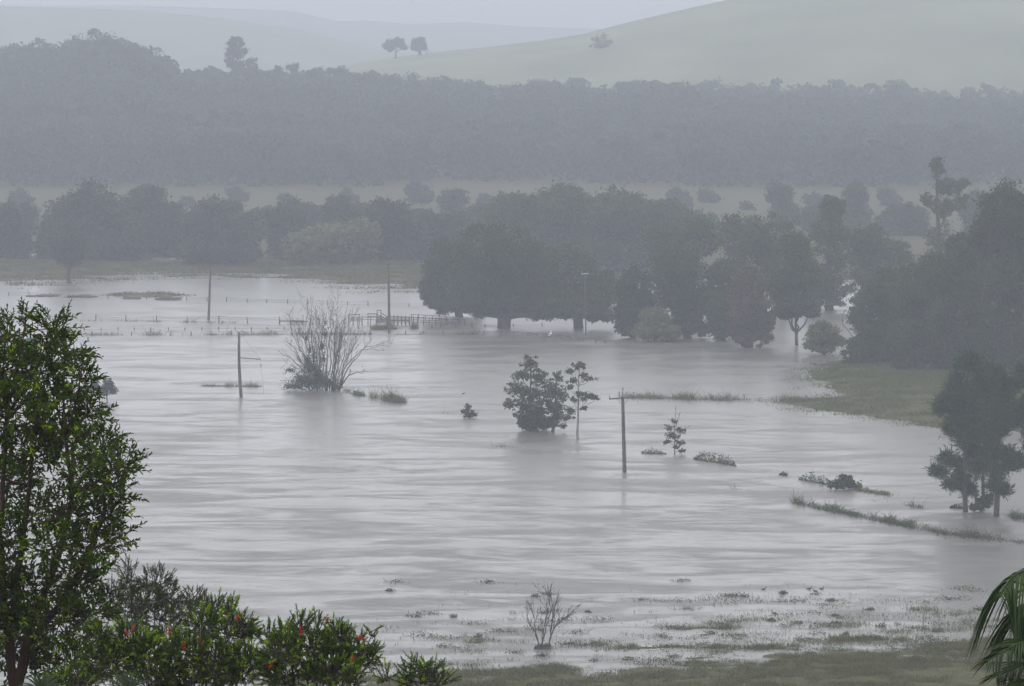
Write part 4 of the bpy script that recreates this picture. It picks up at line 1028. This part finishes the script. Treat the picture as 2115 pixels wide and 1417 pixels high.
def low_plant(name, label, x0, x1, y0, y1, hpx, n, seed, leaf=.2, mat='weed'):
    rng = np.random.default_rng(seed); q = gpt((x0 + x1) / 2, (y0 + y1) / 2); s = 1 / ppm(q[1])
    u = rng.uniform(0, 1, n); A0 = gpt(x0, y0); B0 = gpt(x1, y1)
    P = A0 + (B0 - A0) * u[:, None]
    prof = np.clip(np.sin(u * math.pi) ** .6 * (.55 + .8 * vnoise(u * 7, u * 0, seed)), .1, 1.3)
    P[:, 1] += rng.normal(size=n) * (.45 if x1 - x0 > 40 else .15); P[:, 2] = rng.uniform(0, 1, n) ** 1.8 * hpx * s * prof
    A = unit(rand_dirs(n, rng) + [0, 0, .5]); S = unit(np.cross(A, rand_dirs(n, rng)))
    L = leaf * rng.uniform(.6, 1.4, n); mb = MB(); rhombs(mb, P, A, S, L, L * .5)
    mb.tube([A0 - [0, 0, .02], (A0 + B0) / 2 + [0, 0, .04], B0 - [0, 0, .02]], [.06, .09, .06], 5)
    for i in rng.permutation(n)[:n // 9]:      # upright leafy shoots
        g0 = np.array([P[i][0], A0[1] + (B0[1] - A0[1]) * u[i], -.03]); tip = P[i] + [rng.normal() * .12, 0, rng.uniform(.02, .3) * hpx * s]
        mb.tube([g0, (g0 + tip) / 2 + [rng.normal() * .03, 0, 0], tip], [.02, .012, .008], 4)
        m = 5; Q = g0 + (tip - g0) * rng.uniform(.4, 1.1, (m, 1)) + rng.normal(size=(m, 3)) * .05
        Q = Q[Q[:, 2] > 0]; AA = unit(rand_dirs(len(Q), rng) + [0, 0, .6]); SS = unit(np.cross(AA, rand_dirs(len(Q), rng))); rhombs(mb, Q, AA, SS, leaf * .8, leaf * .32)
    t = mb.build(name, M[mat], None, q); tag(t, label, 'plant'); return t
low_plant('floating_plant', 'small leafy raft left of the sparse sapling', 1326, 1375, 936, 938, 9, 220, 1)
low_plant('floating_plant', 'larger leafy raft right of the sparse sapling', 1432, 1520, 948, 962, 22, 620, 2)
low_plant('floating_plant', 'single small sprig between the larger raft and the floating bush', 1610, 1626, 981, 983, 10, 160, 3)
low_plant('floating_plant', 'straggly leafy growth at the left side of the floating bush', 1650, 1715, 990, 1002, 20, 360, 4)
tree('bush', 'domed dark green bush half sunk right of the larger leafy raft', 'shrub', 1742, 1010, [(1742, 995, 30, 14), (1730, 1001, 26, 8), (1762, 1003, 22, 7), (1742, 984, 12, 8)], 'lf_wattle', tw=3, leaf=.22, nleaf=36, sub=.4, fill=.0)
low_plant('floating_plant', 'small green tuft below the leftmost dark waterbirds', 1585, 1602, 1281, 1283, 7, 130, 6, leaf=.12)
low_plant('floating_plant', 'tiny tuft near the left photo half shallows', 1208, 1222, 1264, 1265, 5, 70, 7, leaf=.12)
low_plant('floating_plant', 'leafy clump left of the leftmost pine trunk', 1962, 1990, 1049, 1050, 14, 150, 8)

def bank_growth():
    """blades over the shallows and banks: density follows the ground height"""
    rng = np.random.default_rng(21); out = []
    # near bank
    def scatter(n, x_px, yr, zlo, zhi, h, w, keep_pow, seed):
        r = np.random.default_rng(seed)
        d = np.sqrt(r.uniform(yr[0] ** 2, yr[1] ** 2, n)); px = r.uniform(*x_px, n); x = (px - CX) / FPX * d
        z = ground_z(x, d)
        cl = vnoise(x / .9, d / .9, 51) * .5 + vnoise(x / 3.5, d / 2.2, 52) * .8
        p = np.clip((z - zlo) / (zhi - zlo), 0, 1) ** keep_pow * (np.where(z < -.05, np.clip((px - 500) / 1300, .12, 1), 1) if seed == 1 else 1)
        k = (r.random(n) < p * np.clip(cl * 3.2 - 1.5, 0.015, 1))
        P = np.stack([x, d, np.maximum(z, -.08)], 1)[k]
        return P, cl[k]
    mb = MB(); P, cl = scatter(620000, (560, 2250), (250, 312), -.55, .10, .3, .04, 2.6, 1)
    blades(mb, P, .10 + .22 * cl, .035, rng)
    tag(mb.build('near_bank_grass', M['grass'], None), 'drowned olive grass and reeds of the near bank', 'grass', kind='stuff')
    mb = MB(); P, cl = scatter(230000, (1480, 2300), (422, 560), -.25, .15, .3, .05, 1.2, 2)
    blades(mb, P, .15 + .22 * cl, .06, rng)
    tag(mb.build('right_bank_grass', M['grass_green'], None), 'green grass running into the water on the right bank', 'grass', kind='stuff')
    mb = MB(); P, cl = scatter(170000, (-150, 1000), (630, 735), -.25, .12, .3, .05, 1.2, 3)
    blades(mb, P, .15 + .25 * cl, .10, rng)
    tag(mb.build('far_flat_grass', M['grass'], None), 'sodden grass islands on the far flats', 'grass', kind='stuff')
    # leafy weeds in patches among the shallows
    mb = MB(); r = np.random.default_rng(31)
    K = 1000; d = r.uniform(254, 312, K); px = r.uniform(600, 2200, K); x = (px - CX) / FPX * d
    z = ground_z(x, d); k = r.random(K) < np.clip((z + .45) / .5, 0.03, 1); x, d = x[k], d[k]
    for a, b_ in zip(x, d):
        m = int(r.uniform(20, 160)); rad = r.uniform(.15, .8)
        P = np.stack([a + r.normal(size=m) * rad, b_ + r.normal(size=m) * rad * .8, abs(r.normal(size=m)) * .11], 1)
        A = unit(rand_dirs(m, r) + [0, 0, .4]); S = unit(np.cross(A, rand_dirs(m, r))); L = .12 * r.uniform(.6, 1.3, m)
        rhombs(mb, P, A, S, L, L * .6)
    tag(mb.build('shallows_weed', M['weed'], None), 'dark leafy weeds poking from the near shallows', 'weeds', kind='stuff')
bank_growth()

# ------------------------------------------------------------------ near foliage
def shoots(mb, B, D, L, nl, ll, lw, rng, ang=.75, young=0.0, droop=0.0, twig=None, tipy=.35):
    """leafy shoots: B bases, D directions, L lengths; nl leaves each, spiral"""
    n = len(B)
    t = np.tile(np.linspace(.12, 1.0, nl), n); Bi = np.repeat(np.arange(n), nl)
    ph = np.tile(np.arange(nl) * 2.4, n) + np.repeat(rng.uniform(0, 6.28, n), nl)
    Dd = D[Bi]; ref = np.where(abs(Dd[:, 2:3]) > .9, [[1., 0, 0]], [[0, 0, 1.]])
    e1 = unit(np.cross(Dd, ref)); e2 = np.cross(Dd, e1)
    rad = np.cos(ph)[:, None] * e1 + np.sin(ph)[:, None] * e2
    a = ang * (1 - .45 * t)[:, None] * rng.uniform(.7, 1.25, (n * nl, 1))
    ld = unit(Dd * np.cos(a) + rad * np.sin(a) + [0, 0, -droop] + rng.normal(size=Dd.shape) * .1)
    base = B[Bi] + Dd * (t * L[Bi])[:, None] + [0, 0, -.0]
    nn_ = unit(np.cross(np.cross(ld, Dd + [0, 0, .4]), ld) + rng.normal(size=ld.shape) * .25)
    sz = rng.uniform(.65, 1.15, n * nl) * (1 - .35 * t ** 2)
    yg = (rng.random(n) < young)[Bi] & (t > tipy)
    for mi, k in ((0, ~yg), (1, yg)):
        if k.any():
            leaves6(mb, base[k], ld[k], nn_[k], ll * sz[k], lw * sz[k], mi=mi)
    if twig is not None:
        for i in range(n):
            twig.tube([B[i] - D[i] * L[i] * .3, B[i] + D[i] * L[i] * .5, B[i] + D[i] * L[i]], [.004, .003, .0015], 4)

def near_plant(name, label, cat, d, lobes, root, mats, bark, ll, lw, sl, nl, dens, seed, ang=.8, young=0.0, up=.3, droop=0.0, stems=None, depth=.6, tr=.03, group=None, shell=.25):
    rng = np.random.default_rng(seed)
    s = 1 / ppm(d)
    r0 = at(root[0], root[1], d); r0[2] = float(ground_z(np.array([r0[0]]), np.array([d]))[0])
    t = thing(name, r0, label, cat, group)
    cr = MB(); wood = MB(); tw = MB()
    hub = at(root[0], root[1], d)
    wood.tube(bez(r0 - [0, 0, .2], hub, rng.normal(size=3) * .15, 8, .02, rng), np.linspace(tr * 1.6, tr, 8), 8)
    hubs = [hub]
    for stp in (stems or []):
        P = np.array([at(p[0], p[1], d + rng.uniform(-.15, .15)) for p in stp]); P = np.concatenate([[hub], P])
        k = len(P); tt = np.linspace(0, k - 1, (k - 1) * 3 + 1); Q = np.stack([np.interp(tt, np.arange(k), P[:, j]) for j in range(3)], 1)
        Q[1:-1] += rng.normal(size=(len(Q) - 2, 3)) * .008
        wood.tube(Q, np.linspace(tr, tr * .35, len(Q)), 7); hubs += list(Q[3::2])
    hubs = np.array(hubs)
    for (cx, cy, rx, ry) in lobes:
        c = at(cx, cy, d + rng.uniform(-depth, depth)); R = np.array([rx * s, max(rx, ry) * s * .9, ry * s])
        k = np.argmin(np.linalg.norm(hubs - c, axis=1) + (hubs[:, 2] > c[2]) * .3); h = hubs[k]
        wood.tube(bez(h, c, (c - h) * [.1, .1, -.15], 6, .01, rng), np.linspace(tr * .4, tr * .14, 6), 6)
        n = int(2.6 * dens * (rx * ry * s * s) ** 1.0 * math.pi * 100)
        D = rand_dirs(n, rng); rr = rng.uniform(shell, .92, n) ** .55
        P = c + D * rr[:, None] * R
        dv = unit(D * .9 + [0, 0, up] + rng.normal(size=D.shape) * .45)
        shoots(cr, P, dv, sl * rng.uniform(.6, 1.25, n), nl, ll, lw, rng, ang, young, droop, tw)
        for q in P[rng.permutation(n)[:max(6, n // 8)]]:
            wood.tube(bez(c, q, rng.normal(size=3) * .02, 4), np.linspace(tr * .13 + .002, .002, 4), 4)
    wood.build('trunk', M[bark], t, t.location)
    o = cr.build('foliage', [M[m] for m in mats], t, t.location)
    tw.build('twigs', M[bark], t, t.location)
    return t

near_plant('broadleaf_tree', 'tall glossy green tree filling the left foreground', 'tree', 35,
    [(15, 700, 48, 42), (0, 770, 70, 60), (105, 680, 38, 34), (52, 662, 14, 18), (132, 730, 44, 44), (85, 770, 50, 50), (165, 780, 34, 40), (30, 850, 70, 60), (120, 850, 60, 52), (185, 850, 36, 34), (60, 930, 70, 50),
     (150, 920, 50, 45), (210, 925, 40, 34), (250, 960, 34, 34), (225, 1000, 44, 40), (170, 985, 38, 40), (20, 1000, 50, 46), (255, 1020, 22, 22), (215, 1065, 42, 34), (245, 1108, 26, 22), (130, 1050, 44, 42), (70, 1060, 36, 40), (190, 1120, 44, 36),
     (110, 1130, 50, 42), (15, 1120, 40, 50), (150, 1195, 56, 40), (70, 1220, 60, 46), (200, 1180, 30, 26), (10, 1240, 60, 60), (120, 1285, 70, 50), (30, 1340, 70, 60), (190, 1260, 46, 44), (150, 1370, 80, 50),
     (-60, 800, 60, 90), (-70, 960, 60, 90), (-60, 1130, 60, 90), (-60, 1300, 60, 90)],
    (30, 1440), ['lf_near', 'lf_young'], 'bark_red', .064, .026, .15, 8, 2.45, 1, ang=.85, young=.06, up=.35,
    stems=[[(20, 1300), (45, 1150), (60, 1000), (70, 880)], [(10, 1250), (0, 1100), (10, 960), (15, 820)], [(60, 1300), (120, 1150), (150, 1010), (130, 850)], [(70, 1320), (130, 1240), (190, 1130), (220, 1040)]], tr=.042)
near_plant('shrub', 'dull grey green shrub behind the bottlebrush, right of the big tree', 'shrub', 48,
    [(264, 1185, 17, 24), (262, 1215, 22, 22), (320, 1205, 38, 26), (345, 1230, 28, 22), (300, 1240, 48, 28), (270, 1260, 40, 30), (398, 1240, 26, 18), (375, 1258, 30, 24), (425, 1250, 22, 16), (330, 1280, 60, 30), (230, 1240, 26, 40)],
    (320, 1450), ['lf_dull', 'lf_young'], 'bark_dark', .05, .009, .13, 16, 3.0, 2, ang=.55, young=.02, up=.6, tr=.04)
near_plant('bottlebrush', 'left bottlebrush bush with a few red flowers, in front of the grey shrub', 'shrub', 30,
    [(448, 1262, 22, 26), (475, 1270, 16, 26), (420, 1290, 36, 32), (470, 1310, 44, 34), (505, 1290, 18, 24), (520, 1310, 16, 20), (270, 1320, 40, 34), (300, 1350, 50, 34), (350, 1330, 40, 30), (390, 1345, 50, 34), (230, 1370, 60, 40), (330, 1390, 70, 34), (450, 1370, 60, 36), (400, 1410, 80, 30), (500, 1380, 40, 40), (200, 1320, 30, 30), (150, 1410, 60, 30)],
    (400, 1520), ['lf_brush', 'lf_young'], 'bark_dark', .034, .0065, .10, 22, 6.8, 3, ang=.7, young=.26, up=.55, tr=.03)
near_plant('bottlebrush', 'right bottlebrush bush with red flowers and a long side sprig', 'shrub', 29,
    [(558, 1322, 20, 22), (590, 1312, 22, 20), (622, 1298, 22, 24), (655, 1302, 20, 22), (692, 1302, 18, 20), (640, 1338, 54, 30), (580, 1345, 44, 32), (705, 1325, 34, 30), (730, 1340, 30, 26), (755, 1350, 24, 16), (690, 1365, 50, 28), (760, 1370, 18, 14), (600, 1395, 70, 30), (690, 1400, 66, 28), (770, 1345, 8, 18), (545, 1370, 30, 30), (768, 1312, 5, 14)],
    (640, 1520), ['lf_brush', 'lf_young'], 'bark_dark', .034, .0065, .10, 22, 6.8, 4, ang=.7, young=.26, up=.55, tr=.03)
near_plant('bottlebrush', 'small separate sprig of leaves at the bottom, right of the bottlebrush bushes', 'shrub', 29,
    [(868, 1378, 22, 16), (845, 1396, 24, 14), (890, 1392, 18, 12), (915, 1405, 18, 9), (800, 1400, 18, 10), (870, 1410, 50, 12)],
    (870, 1500), ['lf_brush', 'lf_young'], 'bark_dark', .036, .0075, .11, 20, 6.0, 5, ang=.7, young=.25, up=.6, tr=.012)

# red bottlebrush flowers, parts of their bushes
bb = [o for o in COL.objects if o.name.startswith('bottlebrush') and o.parent is None]
def flower(par, x, y, d, seed):
    rng = np.random.default_rng(seed); c = at(x, y, d); ax = unit(rng.normal(size=3) * .4 + [0, 0, 1]); n = 90
    D = unit(rand_dirs(n, rng)); D = unit(D - ax * (D @ ax)[:, None] * .8)
    B = c + ax * rng.uniform(-.03, .03, n)[:, None]
    mb = MB(); S = unit(np.cross(D, rand_dirs(n, rng))); L = rng.uniform(.009, .018, n)
    rhombs(mb, B + D * L[:, None] / 2, D, S, L, .0035); mb.build('flower', M['flower_red'], par, par.location)
for i, (x, y) in enumerate([(350, 1302), (380, 1333), (490, 1276), (275, 1296), (415, 1325), (262, 1308), (275, 1346)]): flower(bb[0], x, y, 29.4, i)
for i, (x, y) in enumerate([(622, 1298), (623, 1306), (748, 1318), (728, 1362), (560, 1372), (675, 1277), (740, 1316)]): flower(bb[1], x, y, 28.4, 20 + i)

# palms
def frond(par, pts, n, L, w, mat, seed, sag=.6, side=(1, 1), start=.12, fan=.9):
    """feather frond: rachis through world points, leaflets on both sides"""
    rng = np.random.default_rng(seed); P = np.array(pts); k = len(P)
    tt = np.linspace(0, k - 1, 24); R = np.stack([np.interp(tt, np.arange(k), P[:, j]) for j in range(3)], 1)
    for _ in range(3): R[1:-1] = (R[:-2] + R[1:-1] * 2 + R[2:]) / 4
    mb = MB(); mb.tube(R, np.linspace(.014, .004, 24), 6)
    T = unit(np.gradient(R, axis=0)); up = np.array([0, 0, 1.])
    for i in range(n):
        t = start + (1 - start) * i / n; j = t * 23; a = int(j); p = R[a] + (R[min(a + 1, 23)] - R[a]) * (j - a); tv = T[a]
        sd = unit(np.cross(tv, up))
        for sg in (-1, 1):
            d0 = unit(sd * sg * fan + tv * .75 + rng.normal(size=3) * .08 + up * .1)
            ln = L * (math.sin(math.pi * (0.12 + .8 * t)) ** .7) * rng.uniform(.85, 1.1)
            q = np.linspace(0, 1, 6)[:, None]
            C = p + d0 * q * ln - up * (q ** 2) * ln * sag * rng.uniform(.8, 1.2)
            tg = unit(np.gradient(C, axis=0)); s_ = unit(np.cross(tg, up + rng.normal(size=3) * .5)); wd = w * np.array([.5, .95, 1, .8, .5, .04])[:, None]
            v = np.concatenate([C - s_ * wd / 2, C - np.cross(s_, tg) * wd * .12, C + s_ * wd / 2]); f = []
            for m_ in range(5):
                f.append([m_, m_ + 1, 7 + m_, 6 + m_]); f.append([6 + m_, 7 + m_, 13 + m_, 12 + m_])
            mb.add(v, f)
    mb.build('frond', M[mat], par, par.location)
hub = at(2290, 1440, 24); g = hub.copy(); g[2] = float(ground_z(np.array([g[0]]), np.array([g[1]]))[0])
t = thing('palm', g, 'dark feather palm fronds reaching in at the bottom right corner', 'palm')
mb = MB(); mb.tube(bez(g - [0, 0, .2], hub, np.array([.1, 0, 0]), 6), np.linspace(.13, .09, 6), 10); mb.build('trunk', M['bark_grey'], t, t.location)
frond(t, [hub, at(2225, 1240, 23.9), at(2150, 1165, 23.8), at(2088, 1190, 23.7), at(2065, 1235, 23.6)], 62, .36, .012, 'lf_palm', 1, sag=1.5)
frond(t, [hub, at(2230, 1290, 23.9), at(2170, 1230, 23.8), at(2110, 1250, 23.7), at(2085, 1300, 23.6)], 62, .32, .012, 'lf_palm', 6, sag=1.4)
frond(t, [hub, at(2200, 1350, 23.6), at(2115, 1322, 23.4), at(2040, 1365, 23.3)], 60, .30, .012, 'lf_palm', 2, sag=.5)
frond(t, [hub, at(2210, 1390, 23.8), at(2125, 1368, 23.7), at(2055, 1398, 23.6)], 60, .30, .012, 'lf_palm', 3, sag=.4)
frond(t, [hub, at(2215, 1410, 23.5), at(2140, 1400, 23.4), at(2080, 1430, 23.3)], 60, .28, .012, 'lf_palm', 7, sag=.4)
frond(t, [hub, at(2260, 1300, 24.3), at(2230, 1190, 24.5), at(2200, 1130, 24.8)], 24, .40, .022, 'lf_palm', 4, sag=.9)
frond(t, [hub, at(2350, 1330, 24.3), at(2420, 1300, 24.5), at(2480, 1400, 24.8)], 24, .40, .022, 'lf_palm', 5, sag=.9)
for (x, y, rr, lab) in ((85, 1425, 58, 'left grey green fan palm leaf at the bottom edge under the big tree'), (262, 1428, 62, 'right grey green fan palm leaf at the bottom edge under the big tree')):
    d = 27.0; c = at(x, y, d); g = c.copy(); g[2] = float(ground_z(np.array([g[0]]), np.array([g[1]]))[0])
    t = thing('fan_palm', g, lab, 'palm', 'fan palms under the big tree')
    mb = MB(); mb.tube(bez(g, c, np.array([.1, .1, 0]), 6), np.linspace(.02, .01, 6), 6); mb.build('stalk', M['lf_fan'], t, t.location)
    mb = MB(); rng = np.random.default_rng(int(x)); s = 1 / ppm(d)
    for i in range(34):
        a = math.radians(-10 + 200 * i / 33) + rng.normal() * .03; L = rr * s * rng.uniform(.85, 1.1)
        e = unit(np.array([math.cos(a), rng.normal() * .15 - .35, math.sin(a)])); q = np.linspace(0, 1, 6)[:, None]
        C = c + e * q * L - np.array([0, 0, 1]) * q ** 3 * L * .18
        tg = unit(np.gradient(C, axis=0)); s_ = unit(np.cross(tg, np.array([0, -1, .3]))); wd = .012 * np.array([.3, .8, 1, .9, .5, .05])[:, None]
        v = np.concatenate([C - s_ * wd / 2, C - np.cross(s_, tg) * wd * .2, C + s_ * wd / 2]); f = []
        for m_ in range(5):
            f.append([m_, m_ + 1, 7 + m_, 6 + m_]); f.append([6 + m_, 7 + m_, 13 + m_, 12 + m_])
        mb.add(v, f)
    mb.build('fan_leaf', M['lf_fan'], t, t.location)

# ------------------------------------------------------------------ haze: one closed box round camera and scene
mb = MB()
mb.box((0, 3320, 42.5), (9400 * 2, 7080, 91))
m, nt_ = new_mat('haze_air')
vol = nt_.nodes.new('ShaderNodeVolumePrincipled')
vol.inputs['Color'].default_value = (0.445, 0.472, 0.533, 1)
vol.inputs['Density'].default_value = 0.00060
vol.inputs['Anisotropy'].default_value = 0.0
oo = nt_.nodes.new('ShaderNodeOutputMaterial')
nt_.links.new(vol.outputs[0], oo.inputs['Volume'])
hz = mb.build('haze', m)
tag(hz, 'thin grey rain haze filling the valley', 'haze', kind='stuff')
